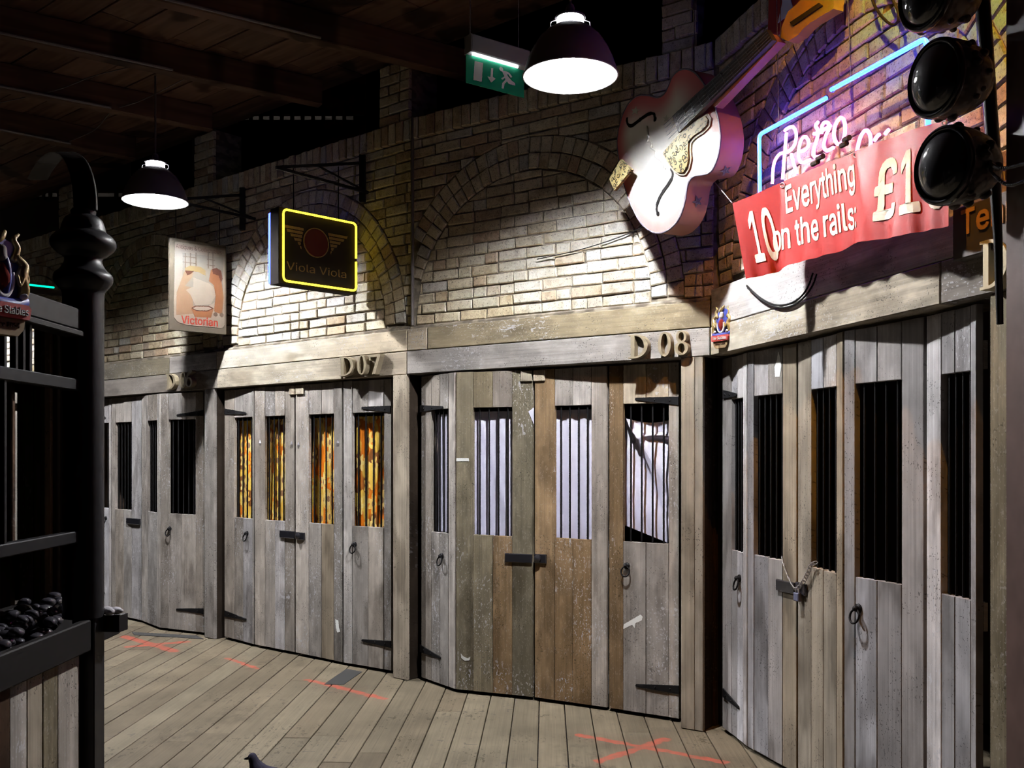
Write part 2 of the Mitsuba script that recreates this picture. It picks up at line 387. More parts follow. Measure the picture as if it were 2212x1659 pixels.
# brick walls above the stalls
def arch_bricks(fr, s0, s1, z0, z1, arches, t=TB, soldier=True, holes=()):
    out = []
    L, Hc, ring = .225, .0745, .215
    disks = [(Point(c, z).buffer(r, 48), Point(c, z).buffer(r+ring, 48)) for c, z, r in arches]
    ztop = z1-.155 if soldier else z1
    row, z = 0, z0
    while z < ztop-.02:
        zz = min(z+Hc, ztop); s = s0 - (row % 2)*L/2 - rng.uniform(0, .03)
        while s < s1:
            w = L if rng.random() > .22 else L/2
            a, b = max(s, s0), min(s+w, s1); s += w
            if b-a < .03: continue
            q = sbox(a+.0055, z+.005, b-.0055, zz-.005)
            pieces = [(q, 0.0)]
            for dk, dr_ in disks:
                nxt = []
                for g, dt in pieces:
                    if dt or not g.intersects(dr_): nxt.append((g, dt)); continue
                    inn, o = g.intersection(dk.buffer(-.006)), g.difference(dr_.buffer(.006))
                    nxt += [(inn, -.003), (o, 1e-9)]
                pieces = nxt
            for g, dt in pieces:
                for gg in getattr(g, 'geoms', [g]):
                    if gg.is_empty or gg.area < .0006: continue
                    h = gg.convex_hull.simplify(.004)
                    pts = list(h.exterior.coords)[:-1]
                    if len(pts) < 3: continue
                    out.append((pts, t + dt + rng.uniform(-.006, .006)))
        z = zz; row += 1
    for c, zc, r in arches:
        n = int(math.pi*(r+.1)/.082)
        for i in range(n):
            a0, a1 = math.pi*i/n+.004, math.pi*(i+1)/n-.004
            for r0, r1 in ((r+.003, r+.104), (r+.113, r+ring-.003)):
                pts = [(c+q*math.cos(a), zc+q*math.sin(a)) for q, a in ((r0, a0), (r1, a0), (r1, a1), (r0, a1))]
                if min(x for x, _ in pts) > s0-.01 and max(x for x, _ in pts) < s1+.01 and min(y for _, y in pts) >= z0-.002:
                    out.append((pts, t+.002+rng.uniform(-.004, .004)))
    if soldier:
        s = s0
        while s < s1-.02:
            out.append((rect(s+.004, min(s+.078, s1)-.004, z1-.15, z1-.004), t+.022+rng.uniform(-.006, .006))); s += .078
    return out
def brick_parts(wall, fr, bricks, most=300):
    for i, (pts, t) in enumerate(bricks):
        if i >= most: break
        part(wall, 'brick', prism(fr, pts, -.075, t, .006, jit=.0035), 'mat_brick')
    if len(bricks) > most:
        part(wall, 'brickwork', join([prism(fr, p, -.075, t, .006, jit=.0035) for p, t in bricks[most:]]), 'mat_brick', stuff=True, label='farther bricks of the wall')
Z0 = ZT+.028
def slab(fr, a, b): return prism(fr, rect(a, b, ZB+.01, ZW-.004), -.36, -.066, 0)
def ledge(fr, a, b): return prism(fr, [(a, ZT-.02), (b, ZT-.02), (b, Z0), (a, Z0)], -.08, -.028, .012)
struct('wall_left', join([slab(A, -6.0, 0), ledge(A, -6.0, 0)]), 'mat_mortar', 'dim brick wall above the leftmost stalls')
struct('wall_centre', join([slab(A, 0, LA), ledge(A, 0, LA)]), 'mat_mortar', 'brick wall with a bricked-up arch above stall D 07')
struct('wall_back', join([slab(B, 0, LB+.05), ledge(B, 0, LB)]), 'mat_mortar', 'brick wall with a bricked-up arch above stall D 08')
struct('wall_right', join([slab(C, -.05, 4.2), ledge(C, 0, 4.2)]), 'mat_mortar', 'brick wall with an arch behind the neon sign above the right-hand stall')
ba = arch_bricks(A, -6.0, 0, Z0, ZW, [(-1.18, 2.56, .93), (-3.6, 2.56, .93)])
ba.sort(key=lambda q: -np.mean([x for x, _ in q[0]]))
brick_parts('wall_left', A, ba)
brick_parts('wall_centre', A, arch_bricks(A, 0, LA, Z0, ZW, [(1.2, 2.56, .93)]), 400)
brick_parts('wall_back', B, arch_bricks(B, 0, LB, Z0, ZW, [(.97, 2.56, .93)]), 400)
bc = arch_bricks(C, .0, 4.2, Z0+.06, ZW, [(1.32, 2.62, .93)])
bc.sort(key=lambda q: np.mean([x for x, _ in q[0]]))
brick_parts('wall_right', C, bc)
for fr, a, b in ((A, A.s(420, TB), A.s(462, TB)), (A, A.s(819, TB), A.s(885, TB)), (B, B.s(1428, TB), B.s(1506, TB)), (A, -3.0, -2.7)):
    k = thing('brick_pier', {0: 'brick pier rising to the roof behind the hanging lamp on the left', 1: 'brick pier rising to the roof left of the green exit sign', 2: 'brick pier rising to the roof above the guitar', 3: 'brick pier rising to the roof behind the black column'}[_counter.get('brick_pier', 0)], 'brick pier')
    put(k, prism(fr, rect(a+.01, b-.01, ZW-.005, ZC-.02), -.34, -.066, 0), 'mat_mortar')
    for pts, t in arch_bricks(fr, a, b, ZW, ZC-.03, [], TB+.004, False):
        part(k, 'brick', prism(fr, pts, -.075, t, .006, jit=.0035), 'mat_brick')

# header boards over the stalls
def boards(label, fr, rows):
    k = thing('header_beam', label, 'beam')
    for s0, s1, z0, z1, t, pal in rows:
        part(k, 'board', prism(fr, rect(s0, s1, z0, z1), -.15, t, .004, pal, 's'), 'mat_wood')
sA = lambda x: A.s(x); sB = lambda x: B.s(x); sC = lambda x: C.s(x)
boards('grey timber header over the dark barred doors marked D 06', A, [(-6, .05, ZB, ZM-.002, 0, 0), (-6, sA(365), ZM+.002, ZT, -.006, 3), (sA(365), sA(466), ZM+.002, ZT, -.004, 0)])
boards('pale timber header over the floral-curtained doors marked D 07', A, [(.052, sA(737), ZB, ZM-.002, 0, 4), (sA(466)+.004, LA-.002, ZM+.002, ZT, -.004, 4), (sA(739), LA-.002, ZB, ZM-.002, -.006, 6)])
boards('grey and olive timber header over the white-curtained doors marked D 08', B, [(.004, LB-.004, ZB, ZM-.002, 0, 0), (.004, sB(921), ZM+.002, ZT, -.004, 4), (sB(923), LB-.004, ZM+.002, ZT, -.002, 3)])
boards('pale timber header over the right-hand doors with the red banner above', C, [(.004, sC(2030), ZB, ZM-.002, 0, 4), (sC(2031), 4.2, ZB, ZM-.002, -.002, 0), (.004, 4.2, ZM+.002, ZT+.06, -.004, 1)])

# dark rooms behind the doors
struct('wall_rear', join([prism(A, rect(-6, LA+.4, 0, 2.6), -1.75, -1.7, 0), prism(B, rect(-.4, LB+1.6, 0, 2.6), -1.75, -1.7, 0), prism(C, rect(-1.6, 4.2, 0, 2.6), -1.75, -1.7, 0)]), 'mat_interior', 'brown back of the stalls behind the barred doors')
cz = Frame((0, 0, 0), (1, 0), (0, 0, 1), (0, 1, 0))
P_ = lambda f, s, t: tuple(f.pt(s, t, 0)[:2])
for i, (fr, a, b) in enumerate(((A, -6, LA), (B, 0, LB), (C, 0, 4.2))):
    part('wall_rear', 'loft_floor', prism(cz, [P_(fr, a, -.2), P_(fr, b, -.2), P_(fr, b, -1.8), P_(fr, a, -1.8)], 2.55, 2.6, 0), 'mat_interior')
for i, (fr, s) in enumerate(((A, -2.5), (A, -.05), (A, LA-.05), (B, LB-.06))):
    part('wall_rear', 'partition', prism(fr, rect(s-.02, s+.02, .0, 2.55), -1.69, -.25, 0), 'mat_interior')

# roof: boards along the lane, beams across it
rf = Frame((A.O[0], A.O[1], 0), A.D[:2], (0, 0, -1), (A.N[0], A.N[1], 0))
struct('ceiling', bare(prism(rf, rect(-8, 9, -.15, 8), -ZC-.08, -ZC-.03, 0)), 'mat_dark', 'dark brown boarded roof over the lane')
for k in range(30):
    u0 = -.12+k*.26; cuts = [-8, rng.uniform(-3, -1), rng.uniform(1, 3), rng.uniform(5, 7), 9]
    for a, b in zip(cuts[:-1], cuts[1:]):
        part('ceiling', 'board', prism(rf, rect(a+.003, b-.003, u0+.003, u0+.257), -ZC-.03, -ZC+rng.uniform(0, .008), .004, 0, 's'), 'mat_roof')
ZR = 4.30
for i, (p, q, lab) in enumerate((((310, 0), (1010, 172), 'dark roof beam crossing the top of the picture towards the exit sign'), ((0, 82), (692, 229), 'dark roof beam ending over the wall left of the exit sign'),
                                 ((0, 195), (456, 283), 'dark roof beam ending above the left hanging lamp'), ((0, 287), (290, 345), 'dark roof beam ending left of the left hanging lamp'))):
    a, b = at_height(*p, ZR), at_height(*q, ZR); a = a+(a-b)*.6
    k = thing('roof_beam', lab, 'beam'); c = np.array([0, 0, .075])
    put(k, prism(between(a[:2], b[:2]), rect(0, np.linalg.norm((b-a)[:2]), ZR, ZC-.004), -.045, .045, .006, 0, 's'), 'mat_roof')
    d = (b-a)/np.linalg.norm(b-a); side = np.cross(d, [0, 0, 1.0])
    part(k, 'conduit', tube([a+side*.06+[0, 0, .012], a*.32+b*.68+side*.06+[0, 0, .012]], .011, 8), 'mat_pipe', 30, 'thin pale tube drawn for the light along the beam edge')  # paler tube stands in for light caught along the beam's lower edge
# ---------------------------------------------------------------- posts between the stalls
def post(label, fr, x0, x1, x2, pal, jamb=5, split_at=None):
    """front face x0..x1 flush with the header, its darker flank back to the doors, seen between x1 and x2."""
    k = thing('door_post', label, 'post'); s0, s1 = fr.s(x0), fr.s(x1)
    cuts = [s0, s1] if split_at is None else [s0, fr.s(split_at), s1]
    for a, b in zip(cuts[:-1], cuts[1:]):
        part(k, 'board', prism(fr, rect(a+.001, b-.001, .004, ZB-.002), -.03, -.002, .003, pal), 'mat_wood')
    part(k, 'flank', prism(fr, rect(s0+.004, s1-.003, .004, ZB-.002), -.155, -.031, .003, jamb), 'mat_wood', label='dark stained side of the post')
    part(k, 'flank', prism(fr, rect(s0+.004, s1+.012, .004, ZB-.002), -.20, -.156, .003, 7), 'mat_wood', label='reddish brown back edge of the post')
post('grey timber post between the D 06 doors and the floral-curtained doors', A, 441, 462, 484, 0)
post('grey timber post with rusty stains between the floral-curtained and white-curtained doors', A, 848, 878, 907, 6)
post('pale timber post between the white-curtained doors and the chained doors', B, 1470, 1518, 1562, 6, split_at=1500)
pe = thing('door_post', 'dark weathered timber post right of the chained doors beside the brown column', 'post')
sE = C.s(2132)
part(pe, 'board', prism(C, rect(sE, sE+.13, .004, ZB-.002), -.03, -.012, .003, 3), 'mat_wood')
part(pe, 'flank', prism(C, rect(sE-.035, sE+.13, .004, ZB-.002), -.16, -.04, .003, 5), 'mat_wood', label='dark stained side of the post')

# ---------------------------------------------------------------- door leaves
ZL0, ZL1, WZ0, WZ1 = .022, 2.172, 1.073, 1.929
def ring_handle(k, fr, x, y, tilt=0.0):
    s, z = fr.px(x, y-8)
    h_ = part(k, 'ring_handle', bare(join([lathe([(0, 0), (.021, 0), (.021, .005), (.014, .011), (.012, .024), (0, .028)], 14, fr.pt(s, 0, z), fr.N), ball(fr.pt(s, .02, z), .012, 1)])), 'mat_iron', 40, label='black iron ring handle')
    th = np.arange(20)*2*np.pi/20; c = fr.pt(s+tilt, .024, z-.034)
    part(h_, 'ring', tube([c + .030*np.cos(a)*fr.D*.95 + .030*np.sin(a)*fr.U + .008*np.sin(a)*(-fr.N) for a in th], .0048, 7, True), 'mat_iron', True)
def strap(k, fr, bx, by, tx, ty):
    s0, z0 = fr.px(bx, by); s1, z1 = fr.px(tx, ty); s0 += .002*np.sign(s1-s0)
    pts = [(s0, z0-.026), (s0, z0+.026), (s1, z1+.008), (s1+.006*np.sign(s1-s0), z1), (s1, z1-.008)]
    h_ = part(k, 'strap_hinge', prism(fr, pts, .0005, .007, .001), 'mat_iron', label='black tapered strap hinge')
    for u in (.2, .55): part(h_, 'bolt', ball(fr.pt(s0*(1-u)+s1*u, .007, z0*(1-u)+z1*u), .006, 1), 'mat_iron', True)
def latch(k, fr, x0, x1, y0, y1, kx=None):
    s0, z1 = fr.px(x0, y0); s1, z0 = fr.px(x1, y1); zz = fr.px((x0+x1)/2, (y0+y1)/2)[1]; h = .029
    h_ = part(k, 'hasp', prism(fr, rect(s0, s1, zz-h, zz+h), .001, .014, .004), 'mat_black_gloss', label='black painted hasp across the join of the leaves')
    if kx:
        s, z = fr.px(kx, (y0+y1)/2)
        part(h_, 'staple', lathe([(0, 0), (.026, 0), (.024, .012), (.012, .02), (0, .022)], 16, fr.pt(s, .014, zz), fr.N), 'mat_black_gloss', 40, label='domed black staple')
def diamond(k, fr, x, y):
    s, z = fr.px(x, y); a, b = .017, .030
    P = [fr.pt(s-a, .001, z), fr.pt(s, .001, z+b), fr.pt(s+a, .001, z), fr.pt(s, .001, z-b), fr.pt(s, .014, z)]
    part(k, 'diamond_stud', (np.array(P), np.array([[0, 4, 1], [1, 4, 2], [2, 4, 3], [3, 4, 0], [0, 1, 2], [0, 2, 3]])), 'mat_steel', label='small steel diamond stud')
LEAVES = {}
def leaf(label, a, b, seams, win, pals, bars=4, group=None, top=None):
    fr = between(a, b); Lf = float(np.linalg.norm(np.array(b)-np.array(a))); k = thing('stable_door', label, 'door', group)
    ss = [fr.s(x) for x in seams]; ss[0], ss[-1] = .007, Lf-.007
    w0, w1 = fr.s(win[0]), fr.s(win[1])
    for i, (u, v) in enumerate(zip(ss[:-1], ss[1:])):
        pal = pals[i] if i < len(pals) else 0
        g = .0015; j = rng.uniform(-.0018, .0012)
        lo = min(max(u, w0), w1); hi = max(min(v, w1), w0)
        if hi-lo > .5*(v-u):                                    # boards above and below the barred opening
            pu, pl = pal if isinstance(pal, tuple) else (pal, pal)
            part(k, 'plank', prism(fr, rect(u+g, v-g, WZ1, ZL1+rng.uniform(-.003, 0)), -.028, j, .002, pu), 'mat_wood')
            part(k, 'plank', prism(fr, rect(u+g, v-g, ZL0, WZ0+rng.uniform(-.002, .002)), -.028, j, .002, pl), 'mat_wood')
        else:
            pal = pal[0] if isinstance(pal, tuple) else pal
            part(k, 'plank', prism(fr, rect(u+g, v-g, ZL0, ZL1), -.028, j, .002, pal), 'mat_wood')
    for z0, z1 in ((ZL0+.08, ZL0+.2), (WZ0-.11, WZ0-.004), (WZ1+.004, WZ1+.11)):
        part(k, 'ledge', prism(fr, rect(.01, Lf-.01, z0, z1), -.048, -.029, .002, 0, 's'), 'mat_wood')
    for i in range(bars):
        s = w0+(w1-w0)*(i+.62)/(bars+.15)
        if s > w1-.008: s = w1-.008
        part(k, 'bar', tube([fr.pt(s, -.018, WZ0-.03), fr.pt(s, -.018, WZ1+.03)], .0058, 7), 'mat_iron', 60)
    LEAVES[k] = (fr, Lf, w0, w1); return k, fr
def P(x, y): return tuple(on_floor(x, y)[:2])
pt = lambda f, s, t: tuple(f.pt(s, t, 0)[:2])
# plan points of the folds, read off the foot of the doors
d6 = [pt(A, -2.38, -.085), (-4.008, 9.72), (-3.555, 9.32), (-3.234, 8.929), (-2.752, 8.679)]
f7 = A.s(553, -.05)
d7 = [(-2.519, 8.505), pt(A, f7, -.03), (-1.7466, 7.821), (-1.297, 7.444), (-.882, 7.1546)]
d8 = [(q*x, q*y) for (x, y), q in zip([(-.654, 6.957), (-.386, 6.571), (.1405, 6.304), (.597, 6.0585), (1.008, 5.832)], (1.0, 1.004, 1.012, 1.009, 1.004))]
d9 = [(q*x, q*y) for (x, y), q in zip([(1.228, 5.69), (1.284, 5.309), (1.442, 4.917), (1.494, 4.387), (1.70, 3.999), (1.712, 3.575)], (1, 1, .987, 1, .979, 1))]
d5 = [pt(A, -4.4, -.03), pt(A, -3.8, -.07), pt(A, -3.2, -.03), pt(A, -2.62, -.08)]
FAR = []
for i, lab in enumerate(('grey door leaf far behind the black stall, seen past its left edge', 'grey door leaf far behind the black stall, seen between its boards', 'grey door leaf far behind the black stall, next to the black column')):
    x0, x1 = ((-4, 45), (45, 98.5), (98.5, 152))[i]; w = x1-x0
    FAR.append(leaf(lab, d5[i], d5[i+1], [x0, x0+w*.25, x0+w*.5, x0+w*.75, x1], (x0+w*.25, x0+w*.75), [4, (0, 4), (0, 6), 0], 4)[0])
k, f = leaf('narrow grey door leaf behind the black column, leftmost of the D 06 doors', d6[0], d6[1], [170, 196, 215, 235, 240], (197, 235), [0, 0, 1, 1])
ring_handle(k, f, 229, 1127); strap(k, f, 206, 1276, 226, 1281); strap(k, f, 206, 897, 228, 903)
k, f = leaf('door leaf with a pale blue-grey plank on its right edge, second of the D 06 doors', d6[1], d6[2], [240, 249, 267, 284, 305], (249, 284), [0, 0, (0, 0), 1], 5)
latch(k, f, 275, 304, 1118, 1134)
k, f = leaf('narrow angled door leaf with a slim dark opening, third of the D 06 doors', d6[2], d6[3], [305, 319, 339, 345], (319, 339), [0, 0, 0], 4)
k, f = leaf('wide grey door leaf with a black barred opening right below the letters D 06', d6[3], d6[4], [345, 364, 392, 422, 440], (364, 422), [0, 0, 0, 0], 5)
ring_handle(k, f, 367, 1150); strap(k, f, 440, 892, 383, 897); strap(k, f, 440, 1320, 382, 1316)
k, f = leaf('grey door leaf with floral curtain right of the D 06 post, first of the four D 07 doors', d7[0], d7[1], [484, 506, 525, 545, 553], (506, 545), [0, 0, (0, 1), 0], 4)
ring_handle(k, f, 534, 1160); strap(k, f, 486, 889, 532, 893); strap(k, f, 486, 1325, 532, 1338)
k, f = leaf('grey door leaf with floral curtain and the black hasp, second of the four D 07 doors', d7[1], d7[2], [553, 572, 594, 615, 640], (572, 615), [0, 0, (0, 1), 0], 4)
diamond(k, f, 562, 957); diamond(k, f, 630, 960); latch(k, f, 606, 639, 1147, 1162)
k, f = leaf('grey door leaf with floral curtain right of the D 07 hasp, third of the four D 07 doors', d7[2], d7[3], [640, 667, 694, 721, 740], (667, 721), [0, 0, (0, 6), 0], 4)
diamond(k, f, 645, 962); diamond(k, f, 730, 957); latch(k, f, 641, 659, 1150, 1166, 647)
k, f = leaf('grey door leaf with the widest floral curtain right below the digits 07, last of the D 07 doors', d7[3], d7[4], [740, 761, 795, 829, 847], (761, 829), [0, (0, 0), (1, 0), 0], 4)
ring_handle(k, f, 766, 1184); strap(k, f, 845, 884, 783, 881); strap(k, f, 846, 1392, 783, 1383)
k, f = leaf('narrow angled grey door leaf with white cloth behind bars, first of the D 08 doors', d8[0], d8[1], [907, 932, 950, 968, 982], (932, 968), [0, 0, 0, 0], 4)
ring_handle(k, f, 955, 1209); strap(k, f, 908, 883, 957, 880); strap(k, f, 908, 1400, 952, 1421)
k, f = leaf('stained brown door leaf with white drips and a white cloth, second of the D 08 doors', d8[1], d8[2], [982, 1022, 1064, 1106, 1153], (1022, 1106), [(3), (3, 3), (0, 2), 3], 4)
latch(k, f, 1092, 1150, 1195, 1216)
k, f = leaf('warm brown plank door leaf with a smooth white cloth, third of the D 08 doors', d8[2], d8[3], [1153, 1198, 1237, 1277, 1313], (1198, 1277), [2, (0, 2), (0, 2), 0], 4)
latch(k, f, 1155, 1181, 1196, 1217, 1164)
k, f = leaf('grey door leaf with a crumpled white cloth and one brown plank, last of the D 08 doors', d8[3], d8[4], [1313, 1346, 1395, 1444, 1469], (1346, 1444), [2, (4, 0), (4, 0), 0], 4)
ring_handle(k, f, 1354, 1230); strap(k, f, 1467, 866, 1374, 862); strap(k, f, 1468, 1490, 1375, 1480)
k, f = leaf('narrow grey door leaf edge-on right of the D 08 post, first of the right-hand doors', d9[0], d9[1], [1560, 1580, 1592, 1605, 1614], (1580, 1605), [8, 8, 1, 1], 4)
ring_handle(k, f, 1598, 1257); strap(k, f, 1563, 852, 1592, 853); strap(k, f, 1563, 1496, 1597, 1529)
k, f = leaf('grey door leaf with the chained padlock and a white splash, second of the right-hand doors', d9[1], d9[2], [1614, 1628, 1659, 1690, 1722], (1628, 1691), [8, (1, 8), (0, 8), 6], 5)
latch(k, f, 1680, 1720, 1246, 1288)
k, f = leaf('brownish door leaf with the right end of the chain, third of the right-hand doors', d9[2], d9[3], [1722, 1752, 1778, 1806, 1821], (1752, 1806), [6, (8, 6), (0, 6), 6], 4)
latch(k, f, 1723, 1744, 1252, 1292)
k, f = leaf('broad pale grey door leaf with the largest ring handle, fourth of the right-hand doors', d9[3], d9[4], [1821, 1847, 1894, 1947, 1998], (1847, 1946), [8, (1, 8), (1, 8), 8], 4)
ring_handle(k, f, 1855, 1322)
k, f = leaf('pale grey door leaf beside the dark right post, last of the right-hand doors', d9[4], d9[5], [1998, 2033, 2062, 2096, 2113], (2034, 2096), [1, (8, 8), (1, 8), 1], 4)
names = [q for q in LEAVES if q not in FAR]

for i, x, y, pts in ((9, 1000, 993, [(-14, -3), (12, -3), (13, 3), (-14, 3)]), (11, 1350, 1350, [(-3, 8), (-2, -1), (34, -22), (38, -18), (36, -10), (22, -4), (21, 6), (16, -1)]),
                     (13, 1681, 787, [(-6, 26), (-7, 6), (-2, -8), (1, -26), (5, -12), (7, 4), (4, 26)]), (6, 728, 1352, [(-3, -14), (3, -11), (4, 3), (7, 12), (1, 14), (-2, 2)]), (9, 1006, 1420, [(-10, -8), (-6, -2), (4, 3), (10, -1), (8, 6), (-2, 7), (-9, 1)])):
    fr = LEAVES[names[i]][0]; part(names[i], 'paint_mark', flat(fr, pxpoly(fr, [(x+a, y+b) for a, b in pts]).buffer(.0015), .0, .0022), 'mat_white_print', label='white paint mark')

for i, x0, x1 in ((5, 627, 639), (6, 641, 658), (9, 1126, 1150), (10, 1154, 1178)):
    fr = LEAVES[names[i]][0]; part(names[i], 'stop_block', prism(fr, rect(fr.s(x0), fr.s(x1), 2.095, 2.165), .0005, .014, .002, 4), 'mat_wood', label='small pale block at the head of the door')

# ---------------------------------------------------------------- cloths behind the bars
def hang(name, label, cat, leafkey, mat_, fn, t=-.075, z0=1.0, z1=1.905, marg=.05, nu=60, nv=24, group=None, s_range=None, su=1.0):
    fr, Lf, w0, w1 = LEAVES[leafkey]
    a, b = s_range or (w0-marg, w1+marg)
    u, v = np.meshgrid(np.linspace(0, 1, nu), np.linspace(0, 1, nv), indexing='ij')
    ds, dt, dz = fn(u, v)
    s = a+(b-a)*u+ds; z = z0+(z1-z0)*v+dz; V = fr.pt(s, t+dt, z).reshape(-1, 3)
    i, j = np.meshgrid(np.arange(nu-1), np.arange(nv-1), indexing='ij'); q = i*nv+j
    Fc = np.vstack([np.stack([q, q+nv, q+nv+1], -1).reshape(-1, 3), np.stack([q, q+nv+1, q+1], -1).reshape(-1, 3)])
    off = rng.uniform(0, 30)
    uv = np.stack([off+(b-a)*u*su, z+off], -1).reshape(-1, 2)
    return solo(name, label, cat, (V, Fc, uv), mat_, True, group)
def pleats(n, amp, ph):
    def fn(u, v):
        w = np.sin(2*np.pi*n*u + ph + .6*np.sin(3*v+ph))
        return 0*u, amp*np.sign(w)*np.abs(w)**.6 - .01*v, 0*u
    return fn
for i, (nm, lab) in enumerate(((4, 'orange and yellow floral curtain behind the first D 07 door from the left'), (5, 'orange and yellow floral curtain behind the second D 07 door from the left'),
                               (6, 'orange and yellow floral curtain behind the third D 07 door from the left'), (7, 'orange and yellow floral curtain behind the rightmost D 07 door'))):
    hang('curtain', lab, 'curtain', names[nm], 'mat_curtain', pleats((3.5, 4.5, 4.5, 4.2)[i], .008, i*1.7), su=1.5)
smooth_sheet = lambda u, v: (0*u, .004*np.sin(9*u+2*v)+.006*np.exp(-((u-.15-.75*(1-v))/.05)**2), 0*u)
hang('white_cloth', 'white cloth hanging straight behind the second D 08 door with one diagonal crease', 'cloth', names[9], 'mat_cloth', smooth_sheet, t=-.064)
hang('white_cloth', 'smooth white cloth with a hem near its foot behind the third D 08 door', 'cloth', names[10], 'mat_cloth', lambda u, v: (0*u, .005*np.sin(22*u)+.006*np.exp(-((v-.17)/.012)**2), 0*u), t=-.064)
hang('white_cloth', 'narrow white cloth seen at a slant behind the first D 08 door', 'cloth', names[8], 'mat_cloth', lambda u, v: (0*u, .003*np.sin(16*u+2*v), 0*u), t=-.033, z0=WZ0+.003, z1=WZ1-.035, s_range=(LEAVES[names[8]][2]+.035, LEAVES[names[8]][3]-.002))
def crumple(u, v):
    d = u*1.0+(v-1)*.55
    sag = -.055*np.exp(-((v-.96)/.1)**2)*np.sin(np.pi*np.clip(u*.95, 0, 1))**.7
    folds = .030*np.exp(-((v-.86+.25*(u-.6)**2*2)/.035)**2)*np.clip(u*2, 0, 1) - .014*np.exp(-((v-.80)/.03)**2)*np.clip(u*2, 0, 1)
    for c, wd, am in ((.25, .03, .020), (.42, .025, .016), (.60, .035, .018), (.12, .02, .012)):
        folds = folds + am*np.exp(-(((u-.10-(1-v)*(c+.75))/wd/2.2))**2)
    folds = folds + .010*np.sin(13*u*v+4*v)
    return .0*u, folds, sag + .075*(1-v)*(.55-u)*1.6*(1-v)
hang('white_cloth', 'crumpled white sheet drooping behind the last D 08 door', 'cloth', names[11], 'mat_cloth', crumple, t=-.090, z0=1.10, z1=1.86, nu=90, nv=70, marg=.03)
k = thing('paper_scrap', 'torn white paper corner sticking out between the second and third D 08 doors', 'paper')
fr = LEAVES[names[9]][0]; put(k, flat(fr, pxpoly(fr, [(1142, 889), (1154, 880), (1154, 917)]), .004, .006), 'mat_cloth')

# ---------------------------------------------------------------- raised numbers on the headers
def ell(cx, cy, rx, ry): return affinity.scale(Point(cx, cy).buffer(1, 24), rx, ry)
def glyph(c):
    if c == 'D':
        bowl = ell(.24, .5, .56, .5).difference(ell(.24, .5, .40, .43)).intersection(sbox(.2, 0, 1, 1))
        return shapely.union_all([sbox(.10, 0, .26, 1), sbox(0, 0, .3, .06), sbox(0, .94, .3, 1), bowl])
    if c == '0': return ell(.3, .5, .31, .5).difference(ell(.3, .5, .16, .43))
    if c == '8': return shapely.union_all([ell(.3, .75, .24, .25), ell(.3, .28, .30, .28)]).difference(shapely.union_all([ell(.3, .75, .12, .18), ell(.3, .28, .15, .20)]))
    if c == '7': return shapely.union_all([sbox(0, .86, .62, 1), sbox(0, .70, .07, 1), Polygon([(.46, .9), (.62, .9), (.34, 0), (.16, 0)])])
    if c == '6': return shapely.union_all([ell(.3, .31, .30, .31).difference(ell(.3, .31, .15, .23)), LineString([(.08, .34), (.11, .58), (.26, .84), (.5, .96)]).buffer(.075)])
    if c == '9': return affinity.rotate(glyph('6'), 180, origin=(.3, .5))
def number(label, fr, items, h, t0=.0, t1=.045, m='mat_letter'):
    k = thing('stall_number', label, 'sign')
    for c, x0, x1, yb in items:
        g = glyph(c); bx = g.bounds; s0, z0 = fr.px(x0, yb, t1); s1 = fr.px(x1, yb, t1)[0]
        g = affinity.translate(affinity.scale(g, (s1-s0)/(bx[2]-bx[0]), h, origin=(0, 0)), 0, 0)
        g = affinity.translate(g, s0-g.bounds[0], z0)
        part(k, {'D': 'letter'}.get(c, 'digit'), flat(fr, g, t0, t1), m)
number('raised tan letters D 08 on the header over the white-curtained doors', B, [('D', 1357, 1399, 775), ('0', 1421, 1449, 771), ('8', 1457, 1486, 768)], .145)
number('raised tan letters D 07 on the header over the floral-curtained doors', A, [('D', 733, 763, 813), ('0', 771, 790, 810), ('7', 797, 821, 809)], .145)
number('raised tan letters D 06 on the shaded header at the left', A, [('D', 358, 378, 842), ('0', 388, 401, 839), ('6', 400, 415, 837)], .145)
number('cream edged raised letters D 09 cut off by the brown column at the right', C, [('D', 2116, 2176, 628), ('0', 2186, 2236, 618), ('9', 2240, 2290, 606)], .17, 0, .06, 'mat_cream')
